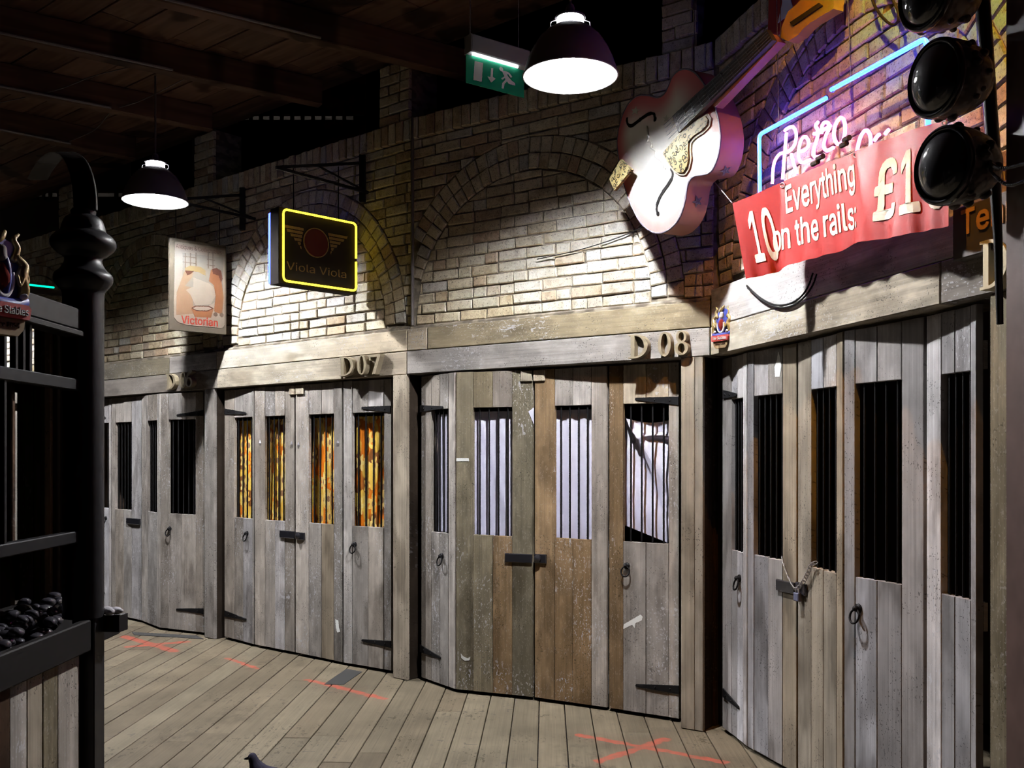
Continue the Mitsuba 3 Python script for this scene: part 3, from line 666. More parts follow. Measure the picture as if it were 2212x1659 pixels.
# ---------------------------------------------------------------- pendant lamps
def pendant(label, x, y, zr=3.53, r=.24):
    k = thing('pendant_lamp', label, 'lamp', 'industrial pendant lamps along the lane'); o = (x, y, zr); q = r/.225
    outer = [(.225, 0), (.218, .03), (.203, .075), (.18, .125), (.148, .175), (.11, .212), (.078, .232)]
    inner = [(a-.004, b-(.004 if i else 0)) for i, (a, b) in enumerate(outer)]
    sh = part(k, 'shade', lathe([(a*q, b*q) for a, b in outer], 48, o), 'mat_enamel', True)
    part(sh, 'reflector', lathe([(a*q, b*q) for a, b in [(.225, 0)]+inner[1:]+[(0, .226)]], 48, o), 'mat_reflector', True, label='white inside of the shade')
    part(k, 'bulb', ball((x, y, zr+.104), .040, 2, (1, 1, 1.4)), 'mat_neon_glass', True, emit=BULB, weight=6)
    part(k, 'neck', lathe([(.066, .238), (.068, .262), (.070, .292)], 32, o), 'mat_neon_glass', True, emit=NECK, label='glowing vented neck')
    part(k, 'cap', lathe([(.078, .2925), (.078, .298), (.03, .315), (.018, .36), (0, .36)], 32, o), 'mat_enamel', 30)
    part(sh, 'rim', tube([(x+r*math.cos(a), y+r*math.sin(a), zr) for a in np.arange(48)*math.pi/24], .004, 6, True), 'mat_enamel', True)
    for sg in (-1, 1):
        part(k, 'clip', tube(curve([(x+sg*.07, y, zr+.285), (x+sg*.098, y, zr+.275), (x+sg*.10, y, zr+.25), (x+sg*.08, y, zr+.236)], 4), .004, 6), 'mat_steel', True)
    part(k, 'stem', tube([(x, y, zr+.355), (x, y, ZC-.02)], .008, 8), 'mat_pipe', True)
    return k
pendant('large bell-shaped pendant lamp glowing right beside the green exit sign', .295, 4.92)
pendant('bell-shaped pendant lamp glowing over the poster at the left, smaller in view', -2.70, 7.36)
pendant('bell-shaped pendant lamp outside the picture at the left, lighting the far stalls', -6.565, 10.59)
labels['pendant_lamp'].pop('group'); labels['pendant_lamp_001'].pop('group'); labels['pendant_lamp_002'].pop('group')
k = thing('spotlight', 'small warm spotlight above the picture aimed at the bricks over the right-hand stall', 'spotlight')
so, st = np.array([1.10, 3.35, 3.95]), np.array([1.60, 3.82, 3.32]); sd_ = (st-so)/np.linalg.norm(st-so)
part(k, 'housing', lathe([(0, -.14), (.035, -.14), (.05, -.10), (.055, .03), (.052, .03), (.047, -.08), (0, -.085)], 24, so, sd_), 'mat_iron', 30)
part(k, 'stem', tube([so-sd_*.1, so-sd_*.1+[0, 0, ZC-4.0]], .008, 8), 'mat_iron', True)
scene['spotlight_beam'] = {'type': 'spot', 'to_world': T().look_at(origin=list(map(float, so+sd_*.035)), target=list(map(float, st)), up=[0, 0, 1]), 'intensity': rgb(WARM), 'cutoff_angle': 50.0, 'beam_width': 22.0}

# ---------------------------------------------------------------- giant guitar
TG, TH = 0.0, .15
G = Frame((.8206, 5.42), (.4466, -.8947))             # the guitar hangs across the corner
zz = lambda pts: [(1300+a*.28926, 60+b*.28926) for a, b in pts]
gp = lambda pts, t=TG: [G.px(x, y, t) for x, y in zz(pts)]
out = [(128, 760), (165, 640), (210, 560), (275, 508), (350, 505), (420, 522), (470, 495), (505, 430), (530, 370), (575, 322), (630, 308), (690, 330), (745, 390), (790, 465), (835, 560), (868, 660), (885, 760), (888, 840), (872, 955), (835, 1050), (795, 1088), (740, 1100),
       (695, 1108), (662, 1135), (640, 1190), (626, 1285), (600, 1380), (560, 1455), (500, 1510), (430, 1535), (360, 1515), (290, 1450), (225, 1330), (175, 1190), (140, 1040), (120, 880)]
q = np.array(gp(out)); q = curve(np.vstack([q, q[:1]]), 4)[:-1]
gpoly = Polygon(q).buffer(0); ring_ = gpoly.exterior
n_ = int(ring_.length/.012); bd = np.array([ring_.interpolate(i/n_, True).coords[0] for i in range(n_)])
gx, gz = np.meshgrid(np.arange(q[:, 0].min(), q[:, 0].max(), .013), np.arange(q[:, 1].min(), q[:, 1].max(), .013))
gi = np.stack([gx.ravel(), gz.ravel()], 1) + rng.uniform(-.001, .001, (gx.size, 2))
gi = gi[shapely.contains_xy(gpoly.buffer(-.007), gi[:, 0], gi[:, 1])]
gv = np.vstack([bd, gi]); tri = Delaunay(gv).simplices
tri = tri[shapely.contains_xy(gpoly, *gv[tri].mean(1).T)]
edge = lambda v: shapely.distance(shapely.points(v[:, 0], v[:, 1]), ring_)
lift = lambda d: .004+.032*(1-np.exp(-(np.maximum(d, 0)/.10)**1.6))
d_ = edge(gv); a2 = np.cross(gv[tri[:, 1]]-gv[tri[:, 0]], gv[tri[:, 2]]-gv[tri[:, 0]])
tri[a2 < 0] = tri[a2 < 0][:, ::-1]
k = thing('giant_guitar', 'giant pink electric guitar with leopard-print trim hanging on the wall', 'guitar')
part(k, 'body', flat(G, gpoly.simplify(.0015), TG-TH, TG), 'mat_guitar_side', 35, label='salmon pink side of the body')
part(k, 'soundboard', (G.pt(gv[:, 0], TG+lift(d_), gv[:, 1]), tri, np.stack([d_, gv[:, 0]], 1)), 'mat_burst', True, label='pink to cream sunburst front')
part(k, 'binding', tube(G.pt(bd[:, 0], TG+.002, bd[:, 1]), .0055, 6, True), 'mat_star', True, label='dark edge binding')
def on_top(poly, name, m, raise_=.0, th=.003, label=None, uv=False, shift=0.0):
    ms = []
    for g in getattr(poly, 'geoms', [poly]):
        w = trimesh.creation.extrude_polygon(g, 1.0, engine='earcut').subdivide_to_size(.03) if True else None
        v = np.array(w.vertices); d = np.where(shapely.contains_xy(gpoly, v[:, 0], v[:, 1]), edge(v), 0)
        base = lift(d) if not shift else shift
        ms.append((G.pt(v[:, 0], TG+base+raise_-th*2+v[:, 2]*(th*3), v[:, 1]), np.array(w.faces), v[:, :2]*1.0))
    j = join(ms)
    return part(k, name, j if uv else bare(j), m, label=label)
def fhole(pts):
    c = curve(np.array(gp(pts)), 6); l = LineString(c); w = shapely.union_all([l.buffer(.0065), Point(c[0]).buffer(.013), Point(c[-1]).buffer(.013), l.interpolate(.5, True).buffer(.013, 2), LineString(c[len(c)//4:3*len(c)//4]).buffer(.010)])
    return w.simplify(.0012)
on_top(fhole([(213, 690), (225, 725), (262, 738), (325, 688), (375, 650), (415, 648), (430, 690)]), 'f_hole', 'mat_hole', label='black f-shaped sound hole')
on_top(fhole([(560, 1062), (562, 1110), (535, 1170), (490, 1240), (455, 1310), (442, 1360), (448, 1392)]), 'f_hole', 'mat_hole', label='black f-shaped sound hole')
guard = Polygon(gp([(513, 945), (590, 850), (640, 800), (700, 750), (760, 700), (808, 662), (826, 690), (822, 735), (790, 780), (740, 820), (705, 862), (697, 920), (694, 980), (668, 1050), (640, 1088), (612, 1090), (580, 1065)]))
on_top(guard.buffer(.012).difference(LineString(gp([(400, 950), (600, 780), (760, 600)])).buffer(.05)), 'pickguard_border', 'mat_tan', .006, .002, 'brown backing of the pickguard')
on_top(guard.buffer(-.002), 'pickguard', 'mat_leopard', .014, .003, 'leopard print pickguard', True)
on_top(Polygon(gp([(236, 998), (318, 1074), (190, 1230), (150, 1140)])), 'tailpiece', 'mat_leopard', .05, .006, 'leopard print tailpiece', True, shift=.034)
on_top(LineString(gp([(380, 745), (395, 830), (385, 860), (420, 870), (410, 905), (450, 930), (445, 970), (500, 1010), (515, 1055)])).buffer(.004), 'bridge', 'mat_pale_gold', .008, label='pale zigzag bridge')
def star(c, r, rot=0): return [(c[0]+(r if i % 2 == 0 else r*.42)*math.sin(rot+i*math.pi/5), c[1]-(r if i % 2 == 0 else r*.42)*math.cos(rot+i*math.pi/5)) for i in range(10)]
on_top(Polygon(gp(star((275, 625), 36))), 'star', 'mat_pale_gold', .001, .001, 'small pale star'); on_top(Polygon(gp(star((522, 686), 32))), 'star', 'mat_pale_gold', .001, .001, 'small pale star')
def side_star(c, ia, rot):
    """a star painted on the flank beside outline point ia."""
    a, b2 = np.array(gp([out[ia-1]]))[0], np.array(gp([out[ia+1]]))[0]; m_ = np.array(gp([out[ia]]))[0]
    tg = (b2-a)/np.linalg.norm(b2-a); nrm = np.array([-tg[1], tg[0]]); nrm *= 1 if not gpoly.contains(Point(*(m_+nrm*.03))) else -1
    org = G.pt(m_[0], TG, m_[1]); tw = tg[0]*G.D+tg[1]*G.U; nw = nrm[0]*G.D+nrm[1]*G.U
    fr = Frame(org+nw*.004, tw, nw, -G.N); P5 = star((0, .075), .036, rot)
    w = np.array([fr.pt(s, 0, z) for s, z in P5]); c0 = w.mean(0)
    part(k, 'flank_star', (np.vstack([w, c0, w-nw*.012]), np.array([[i, (i+1) % 10, 10] for i in range(10)]+[[10, (i+1) % 10, i] for i in range(10)])), 'mat_star', label='dark star on the flank')
side_star(None, 19, .3); side_star(None, 25, .2)
nb = [(588, 672), (1295, 28), (1345, 108), (636, 795)]
part(k, 'neck', flat(G, Polygon(gp([(800, 520), (1290, 50), (1350, 112), (880, 600)])), TG-.022, TG+.028), 'mat_guitar_side', label='pink back of the neck')
fb_ = part(k, 'fretboard', flat(G, Polygon(gp(nb)), TG+.028, TG+.055), 'mat_fretboard', label='black fretboard')
nq = np.array(gp(nb))
for i in range(11):
    u = 1-.94**(i*1.0+.3) if False else (i+.4)/11*.93
    a, b2 = nq[0]*(1-u)+nq[1]*u, nq[3]*(1-u)+nq[2]*u
    part(fb_, 'fret', tube([G.pt(a[0], TG+.056, a[1]), G.pt(b2[0], TG+.056, b2[1])], .0016, 5), 'mat_string', True)
for i in range(5):
    w = (i+.5)/5; a, b2 = nq[0]*(1-w)+nq[3]*w, nq[1]*(1-w)+nq[2]*w; a = a+(a-b2)*.10
    part(k, 'string', tube([G.pt(a[0], TG+.062, a[1]), G.pt(b2[0], TG+.062, b2[1])], .0014, 5), 'mat_string', True)
hp = [(1690, 82), (1692, 59), (1705, 27), (1734, 0), (1760, -30), (1830, -60), (1806, -12), (1804, 20), (1780, 34), (1754, 50), (1740, 62), (1727, 77), (1706, 90)]
hd_ = part(k, 'headstock', flat(G, Polygon([G.px(x, y, TG) for x, y in hp]), TG-.05, TG+.01), 'mat_headstock', label='yellow orange headstock')
part(hd_, 'headstock_plate', flat(G, Polygon([G.px(x, y, TG) for x, y in [(1712, 50), (1775, 8), (1782, 14), (1718, 58)]]), TG+.01, TG+.018), 'mat_dark', label='dark plate on the headstock')
for x in (1500, 1686):
    s, z = G.px(x, 160 if x < 1600 else 80, TG-.1); part(k, 'wire', tube([G.pt(s, TG-.1, z), G.pt(s, TG-.1, ZC-.02)], .002, 5), 'mat_pipe', True)

# ---------------------------------------------------------------- projecting signs of D 06 and D 07
V = between((-1.610, 6.754), (-1.158, 7.200)); LV = .635
z0, z1 = 2.803, 3.336
k = thing('projecting_sign', 'black box sign edged in yellow neon with a winged emblem', 'sign')
part(k, 'case', bare(prism(V, rect(-.012, LV+.012, z0, z1), -.11, 0, .004)), 'mat_dark', label='black sign case')
def rounded(a, b, c, d, r, n=5):
    o = []
    for cx, cz_, a0 in ((b-r, c+r, -90), (b-r, d-r, 0), (a+r, d-r, 90), (a+r, c+r, 180)):
        o += [(cx+r*math.cos(math.radians(a0+90*i/n)), cz_+r*math.sin(math.radians(a0+90*i/n))) for i in range(n+1)]
    return o
loop = rounded(.012, LV-.012, z0+.018, z1-.018, .03)
zc_ = z0+.245
lp = [(LV-.012, zc_+.012)] + loop[6:] + loop[:6] + [(LV-.012, zc_-.012)]
part(k, 'neon_tube', tube([V.pt(s, .022, z) for s, z in lp], .0085, 8), 'mat_neon_glass', True, emit=NEON_YEL, label='yellow neon border')
cx, cz_ = .29, z0+.325
part(k, 'emblem_disc', flat(V, ell(cx, cz_, .098, .098), .001, .006), 'mat_red_dark', label='dark red disc')
part(k, 'emblem_ring', flat(V, ell(cx, cz_, .106, .106).difference(ell(cx, cz_, .099, .099)), .001, .008), 'mat_gold_dim', label='thin gold ring')
for sg in (-1, 1):
    for i in range(6):
        zt = cz_+.088-i*.026; x0 = .104+.006*i; x1 = .272-.030*i
        a, b2 = sorted((cx+sg*x0, cx+sg*x1)); part(k, 'wing_feather', flat(V, Polygon([(a, zt), (b2, zt), (b2-(.008 if sg > 0 else 0), zt-.019), (a+(.008 if sg < 0 else 0), zt-.019)]), .001, .004), 'mat_gold_dim', label='gold wing feather')
part(k, 'lettering', text_on(V, 'Viola Viola', .05, z0+.105, .055, .001, .50), 'mat_gold_dim', label='dim gold words Viola Viola')
part(k, 'neon_tube', tube(curve([V.pt(.03, -.14, z1-.02), V.pt(.005, -.14, z1-.03), V.pt(0, -.14, z1-.06), V.pt(0, -.14, z0+.06), V.pt(.005, -.14, z0+.03), V.pt(.03, -.14, z0+.02)], 4), .0095, 8), 'mat_neon_glass', True, emit=NEON_SIDE, label='blue neon tube of the far side')
for s in (.14, .52): part(k, 'chain', tube([V.pt(s, -.055, z1-.002), V.pt(s, -.055, 3.62+.22*s)], .004, 5), 'mat_iron', True)
def bracket(label, tip, top, low, foot):
    k = thing('sign_bracket', label, 'bracket')
    part(k, 'arm', bar(tip, top, .02, .02), 'mat_iron'); part(k, 'arm', bar(tip, low, .02, .02), 'mat_iron'); part(k, 'arm', bar(np.array(tip)*.55+np.array(top)*.45, low, .014, .014), 'mat_iron')
    part(k, 'wall_bar', bar(top+np.array([0, 0, .06]), foot, .045, .03, (0, 1, 0.2)), 'mat_iron')
wp = lambda x, y: (lambda s_z: A.pt(s_z[0], TB+.02, s_z[1]))(A.px(x, y, TB+.02))
bracket('black wrought iron bracket on the wall above the yellow neon sign', V.pt(.0, -.055, 3.62), wp(783, 352), wp(795, 416), wp(783, 436))
Q = between((-2.81, 7.97), (-2.44, 8.305)); LQ = .50
bracket('black wrought iron bracket on the wall above the old poster', Q.pt(0, 0, 3.70), wp(524, 421), wp(552, 473), wp(524, 497))
k = thing('poster_sign', 'hanging poster of two women with the red word Victorian', 'poster')
bk = part(k, 'backing', bare(prism(Q, rect(0, LQ, 2.635, 3.395), -.02, 0, .003)), 'mat_poster_board', label='stained backing board')
zq = lambda pts: Polygon([((a-108)/(655-108)*LQ, 3.395-(b-(105+(a-108)*.19))/(900-(a-108)*.1)*.76) for a, b in pts])
def pic(name, pts, m, t, label=None): return part(pk if name != 'paper' else k, name, flat(Q, zq(pts).buffer(0), .0005, t), m, label=label)
pk = None; pk = pic('paper', [(160, 150), (640, 230), (635, 960), (610, 990), (280, 960), (185, 930), (150, 880), (152, 600)], 'mat_paper', .003, 'aged paper sheet')
pic('picture_field', [(230, 260), (620, 320), (620, 700), (470, 780), (330, 790), (230, 600)], 'mat_print_pale', .0036)
for a in (250, 300, 352, 470, 515): pic('picture_lattice', [(a, 262), (a+9, 264), (a+9, 420), (a, 418)], 'mat_print_brown', .0040)
for b in (290, 345): pic('picture_lattice', [(235, b), (360, b+20), (360, b+27), (235, b+7)], 'mat_print_brown', .0040); pic('picture_lattice', [(460, b+35), (540, b+48), (540, b+55), (460, b+42)], 'mat_print_brown', .0040)
pic('picture_figure', [(250, 430), (330, 440), (320, 500), (250, 580), (330, 600), (320, 690), (340, 850), (170, 860), (175, 640), (215, 530)], 'mat_print_peach', .0042, 'printed figure in a peach dress')
pic('picture_figure', [(500, 430), (560, 430), (600, 520), (625, 700), (610, 860), (530, 830), (545, 690), (530, 580), (480, 540), (490, 480)], 'mat_print_orange', .0042, 'printed figure in an orange dress')
pic('picture_sheet', [(330, 500), (480, 560), (530, 600), (545, 680), (500, 760), (350, 770), (300, 660), (260, 620), (330, 590)], 'mat_paper', .0045)
pic('picture_hair', [(510, 425), (555, 415), (600, 445), (615, 520), (600, 560), (575, 490), (520, 470)], 'mat_print_hair', .0046)
pic('picture_hat', [(250, 410), (300, 385), (400, 400), (450, 440), (450, 490), (380, 450), (255, 432)], 'mat_print_straw', .0046)
pic('picture_hat_shade', [(252, 432), (338, 440), (300, 470), (275, 480)], 'mat_print_hair', .0048)
pic('picture_basin', [(310, 800), (350, 778), (480, 780), (525, 805), (500, 890), (345, 880)], 'mat_print_orange', .0048)
pic('picture_basin_rim', [(310, 795), (350, 772), (480, 775), (527, 800), (470, 830), (360, 825)], 'mat_print_hair', .0050); pic('picture_basin_water', [(325, 797), (355, 782), (475, 785), (508, 802), (465, 820), (362, 817)], 'mat_paper', .0052)
for c in (545, 605): part(k, 'picture_dot', flat(Q, Point(((c-108)/547*LQ, 2.80)).buffer(.018), .0005, .005), 'mat_print_brown')
part(k, 'heading', text_on(Q, 'Antiques & Collectables', .055, 3.315, .035, .003, .40, .001), 'mat_print_hair', label='dark heading Antiques & Collectables')
part(k, 'title', text_on(Q, 'Victorian', .10, 2.70, .062, .003, .32, .0014, True), 'mat_print_red', label='red word Victorian')
for s in (.06, .44): part(k, 'chain', tube([Q.pt(s, -.01, 3.39), Q.pt(s, -.01, 3.72)], .004, 5), 'mat_iron', True)

# ---------------------------------------------------------------- exit sign
X_ = between((-.249, 5.40), (.095, 5.646)); LX = .423
k = thing('exit_sign', 'green hanging exit sign with running figure, arrow and door', 'sign')
part(k, 'housing', bare(prism(X_, rect(.015, LX, 3.855, 3.955), -.05, .02, .006)), 'mat_grey_box', label='grey lamp housing')
part(k, 'panel', bare(prism(X_, rect(-.008, LX-.03, 3.680, 3.838), -.004, .0, .001)), 'mat_exit_green', label='green panel')
part(k, 'tube', tube([X_.pt(.03, .004, 3.846), X_.pt(LX-.08, .004, 3.846)], .007, 8), 'mat_neon_glass', True, emit=(14, 15, 16), label='lit white tube')
ez = lambda pts: Polygon([X_.px(980+a*.1085, 40+b*.1085) for a, b in pts])
part(k, 'door_symbol', flat(X_, ez([(415, 850), (583, 885), (555, 1262), (390, 1222)]), .0005, .002), 'mat_exit_white')
part(k, 'arrow_symbol', flat(X_, ez([(745, 985), (783, 990), (775, 1165), (835, 1200), (745, 1275), (668, 1155), (732, 1165)]), .0005, .002), 'mat_exit_white')
man = ez([(955, 1035), (1075, 1065), (1110, 1090), (1165, 1165), (1135, 1180), (1085, 1110), (1060, 1105), (1075, 1150), (1140, 1230), (1220, 1295), (1225, 1335), (1100, 1305), (1060, 1255), (1010, 1300), (995, 1395), (952, 1390), (965, 1290), (1030, 1215), (1015, 1185), (975, 1220), (942, 1195), (1010, 1150), (985, 1110)]).buffer(0)
hc = X_.px(980+945*.1085, 40+1008*.1085)
part(k, 'running_figure', flat(X_, man.union(Point(hc).buffer(.0125)), .0005, .002), 'mat_exit_white')
for s in (.03, LX-.06): part(k, 'chain', tube([X_.pt(s, -.015, 3.953), X_.pt(s, -.015, ZC-.02)], .003, 5), 'mat_steel', True)
# ---------------------------------------------------------------- neon sign and banner of the right-hand stall
k = thing('neon_sign', 'blue framed neon sign with pink script reading Retro', 'neon sign'); tN = .058
cp = lambda pts, t: np.array([C.pt(C.px(x, y, t)[0], t, C.px(x, y, t)[1]) for x, y in pts])
def soft(pts, r=.03):
    o = [pts[0]]
    for a, b, c in zip(pts[:-2], pts[1:-1], pts[2:]):
        u, v = (a-b)/np.linalg.norm(a-b), (c-b)/np.linalg.norm(c-b)
        for i in range(5): w = i/4; o.append((1-w)**2*(b+u*r)+2*w*(1-w)*b+w*w*(b+v*r))
    o.append(pts[-1]); return np.array(o)
part(k, 'frame_tube', tube(soft(cp([(1642, 470), (1640, 291), (1786, 211)], tN)), .0105, 8), 'mat_neon_glass', True, emit=NEON_BLUE, weight=1.5, label='blue neon tube')
part(k, 'frame_tube', tube(soft(cp([(1796, 194), (2001, 82), (2006, 330)], tN)), .0105, 8), 'mat_neon_glass', True, emit=NEON_BLUE, weight=1.5, label='blue neon tube')
zr = lambda pts: [(1640+a*.14467, 240+b*.14467) for a, b in pts]
def script(name, strokes, label):
    for st in strokes: part(k, name, tube(curve(cp(zr(st), tN+.012), 5), .0085, 7), 'mat_neon_glass', True, emit=NEON_PINK, label=label)
script('letter_tube', [[(380, 292), (430, 255), (500, 235), (548, 310), (545, 440), (500, 550), (420, 610), (310, 640), (235, 740), (205, 880), (195, 1090)]], 'pink neon swash of the R')
script('letter_tube', [[(408, 320), (395, 480), (378, 680), (350, 1020)], [(480, 640), (515, 780), (560, 940)]], 'pink neon stroke of the R')
script('letter_tube', [[(590, 610), (700, 570), (738, 470), (700, 390), (640, 410), (595, 540), (590, 690), (640, 770), (765, 725)]], 'pink neon letter e')
script('letter_tube', [[(880, 160), (845, 220), (880, 300), (870, 390), (825, 550), (815, 660), (850, 685), (925, 672)], [(815, 345), (900, 310), (980, 270), (1070, 220)]], 'pink neon letter t')
script('letter_tube', [[(930, 340), (935, 230), (975, 170), (1030, 180), (1045, 260), (990, 380), (965, 520), (1010, 590), (1110, 545)]], 'pink neon letter r')
script('letter_tube', [[(1210, 95), (1145, 190), (1115, 350), (1150, 470), (1205, 490), (1265, 410), (1285, 240), (1255, 120), (1205, 95)]], 'pink neon letter o')
script('letter_tube', [[(1450, 700), (1475, 520), (1515, 380), (1585, 290), (1645, 330), (1665, 450), (1650, 600)]], 'pink neon curve half hidden by the banner')
script('letter_tube', [[(1720, 440), (1760, 380), (1795, 350)], [(1880, 345), (1905, 310), (1935, 280)]], 'pink neon dash above the banner')
for x, y in ((1783, 213), (1800, 197), (1838, 168), (1972, 98)): part(k, 'clip', tube(np.vstack([cp([(x, y)], tN), cp([(x, y)], TB+.01)]), .006, 6), 'mat_steel', True)
for x, y in ((1775, 338), (1764, 350), (1826, 310), (1832, 298)): part(k, 'electrode', tube(np.vstack([cp([(x-9, y+5)], tN+.01), cp([(x+3, y-1)], tN+.01)]), .012, 8), 'mat_dark', 30, label='black tube end')
for x0, y0, x1 in ((1682, 268, 1677), (1838, 170, 1829)):
    part(k, 'wire', tube(np.vstack([cp([(x0, y0)], tN), cp([(x1, -60)], tN)]), .0018, 5), 'mat_steel', True)

tB = .125
Qp = C.pt(C.s(1690, tB), tB, 0)[:2]
BL = Frame(Qp, B.D[:2])                                       # the left flap runs parallel to the neighbouring front
topL = [(1582, 439), (1620, 424), (1690, 393), (1760, 363), (1849, 328), (1945, 289), (2046, 257)]
botL = [(1613, 603), (1650, 596), (1681, 588), (1708, 571), (1770, 553), (1819, 540), (1836, 526), (1940, 512), (2049, 488)]
tx, ty = zip(*topL); bx, by = zip(*botL)
uw = np.linspace(0, 1, 90); xt = np.interp(uw, np.linspace(0, 1, 200), np.interp(np.linspace(0, 1, 200), [0, 1], [1582, 2046]))
def banner(u, v, off=0.0):
    """u along, v down: a point of the banner, off metres in front of the cloth."""
    u, v = np.broadcast_arrays(np.asarray(u, float), np.asarray(v, float))
    xa = 1582+u*(2046-1582); xb = 1613+u*(2049-1613)
    ya, yb = np.interp(xa, tx, ty), np.interp(xb, bx, by)
    x, y = xa*(1-v)+xb*v, ya*(1-v)+yb*v
    rip = .010*np.sin(u*31+2.2*v)*np.exp(-((u-.66)/.25)**2)+.016*np.exp(-((u-.585-.03*v)/.022)**2)*(1.05-v)+.006*np.sin(u*70)*v**2+.012*np.sin(u*9+1)*v
    shp = u.shape; o = []
    for xx, yy, r in zip(x.ravel(), y.ravel(), rip.ravel()):
        d = ray(xx, yy); fr = C if xx > 1690 else BL; o0 = C.O+tB*C.N if xx > 1690 else BL.O
        k_ = np.dot(o0-[0, 0, EYE], fr.N)/np.dot(d, fr.N); o.append(np.array([0, 0, EYE])+k_*d+(r+off)*fr.N)
    return np.array(o).reshape(*shp, 3)
nu, nv = 110, 16
u, v = np.meshgrid(np.linspace(0, 1, nu), np.linspace(0, 1, nv), indexing='ij')
Vb = banner(u, v).reshape(-1, 3); i, j = np.meshgrid(np.arange(nu-1), np.arange(nv-1), indexing='ij'); q = i*nv+j
k = thing('banner', 'red vinyl banner reading Everything on the rails with a large price of ten pounds', 'banner')
Fb = np.vstack([np.stack([q, q+1, q+nv+1], -1).reshape(-1, 3), np.stack([q, q+nv+1, q+nv], -1).reshape(-1, 3)])
part(k, 'cloth', (Vb, Fb), 'mat_banner', True)
def words(text, p0, p1, up0, up1, name='lettering', bold=True, label=None, slant=0):
    """text laid on the banner between two baseline points of the photograph, capitals as tall as up."""
    m = meshkit.text_mesh(text, 1.0, .002, bold).subdivide_to_size(.3); w = np.array(m.vertices); W_ = w[:, 0].max()-w[:, 0].min(); a = (w[:, 0]-w[:, 0].min())/W_
    upx = np.array(up0)[None]*(1-a[:, None])+np.array(up1)[None]*a[:, None]
    P_ = np.array(p0)[None]*(1-a[:, None])+np.array(p1)[None]*a[:, None]+upx*w[:, 1:2]
    uu = (P_[:, 0]-1582)/(2046-1582)
    for _ in range(8):
        xa, xb = 1582+uu*464, 1613+uu*436; ya, yb = np.interp(xa, tx, ty), np.interp(xb, bx, by); vv = (P_[:, 1]-ya)/(yb-ya)
        uu = uu + (P_[:, 0]-(xa*(1-vv)+xb*vv))/455
    V_ = banner(uu, vv, .0015); Vt = V_ + (banner(uu, vv, .0025)-V_)*w[:, 2:3]/.002*1.0
    part(k, name, (Vt, np.array(m.faces)), 'mat_white_print', label=label)
words('Everything', (1699, 461), (1845, 399), (-3, -57), (-3, -58), label='white word Everything')
words('on the rails:', (1672, 545), (1851, 488), (-4, -56), (-3, -57), label='white words on the rails')
words('£10', (1891, 476), (2046, 440), (6, -122), (-12, -138), label='white price £10')
words('10', (1634, 566), (1688, 556), (-22, -104), (-24, -107), label='white figures 10 at the folded left end')
for x, y in ((1690, 400), (1849, 335), (2040, 266)):
    part(k, 'eyelet', tube([cp([(x+5*math.cos(a), y+5*math.sin(a))], tB+.006)[0] for a in np.arange(10)*math.pi/5], .003, 5, True), 'mat_steel', True)
part(k, 'cord', tube(np.vstack([banner(np.array([.0]), np.array([.0])), [B.pt(LB-.02, .0, 3.25)]]), .003, 5), 'mat_steel', True)

k = thing('shop_sign', 'dark shop sign with gold letters Tennessee partly behind the black round lamps', 'sign')
s0, s1 = C.s(2052, .06), C.s(2052, .06)+.78
zb, zt = C.px(2110, 548, .06)[1], C.px(2110, 432, .06)[1]
part(k, 'board', bare(prism(C, rect(s0, s1, zb, zt), TB, .05, .004)), 'mat_sign_board')
part(k, 'lettering', text_on(C, 'Tennessee', s0+.05, zb+.085, .085, .051, .62, .003, True), 'mat_sign_gold', label='gold word Tennessee')
k = thing('shop_sign', 'red sign with a pale shape above the guitar headstock', 'sign')
part(k, 'board', bare(prism(C, [C.px(x, y, .1) for x, y in [(1614, 74), (1618, -110), (1762, -190), (1756, -40), (1690, 40)]], -.045, -.015, .003)), 'mat_red')
part(k, 'lettering', flat(C, Polygon([C.px(x, y, .1) for x, y in [(1636, 45), (1646, 0), (1640, -30), (1652, -36), (1662, -10), (1670, 20), (1660, 40), (1650, 34)]]), -.015, -.012), 'mat_white_print')
for j_, pts in enumerate(([(1613, 617), (1640, 642), (1672, 658), (1702, 657), (1728, 643), (1745, 620), (1756, 590)], [(1615, 622), (1645, 648), (1680, 664), (1712, 660), (1738, 641), (1756, 615), (1764, 592)])):
    solo('cable', ('upper', 'lower')[j_] + ' black cable loop drooping over the pale header below the banner', 'cable', tube(curve(cp(pts, .012), 5), .0045, 6), 'mat_iron', True)
solo('wall_conduit', 'dark vertical conduit on the brick wall left of the bricked-up arch', 'pipe', tube([B.pt(.03, TB+.02, Z0), B.pt(.03, TB+.02, ZW)], .012, 8), 'mat_pipe', True)
solo('guy_wire', 'thin twisted guy wire slanting down the lit bricks left of the guitar', 'wire', tube(curve([B.pt(*(lambda a: (a[0], TB+.02, a[1]))(B.px(x, y, TB+.02))) for x, y in ((1405, 484), (1330, 515), (1250, 540), (1160, 560))], 5), .003, 5), 'mat_iron', True)
for x0, x1, y0, y1 in ((1838, 1905, -40, 58),):
    solo('cable', 'dark cable loop hanging over the orange-lit bricks', 'cable', tube(curve(cp([(1880, -60), (1885, 0), (1905, 36), (1928, 54), (1940, 44), (1938, 20), (1918, -20), (1905, -60)], .02), 5), .006, 6), 'mat_iron', True)

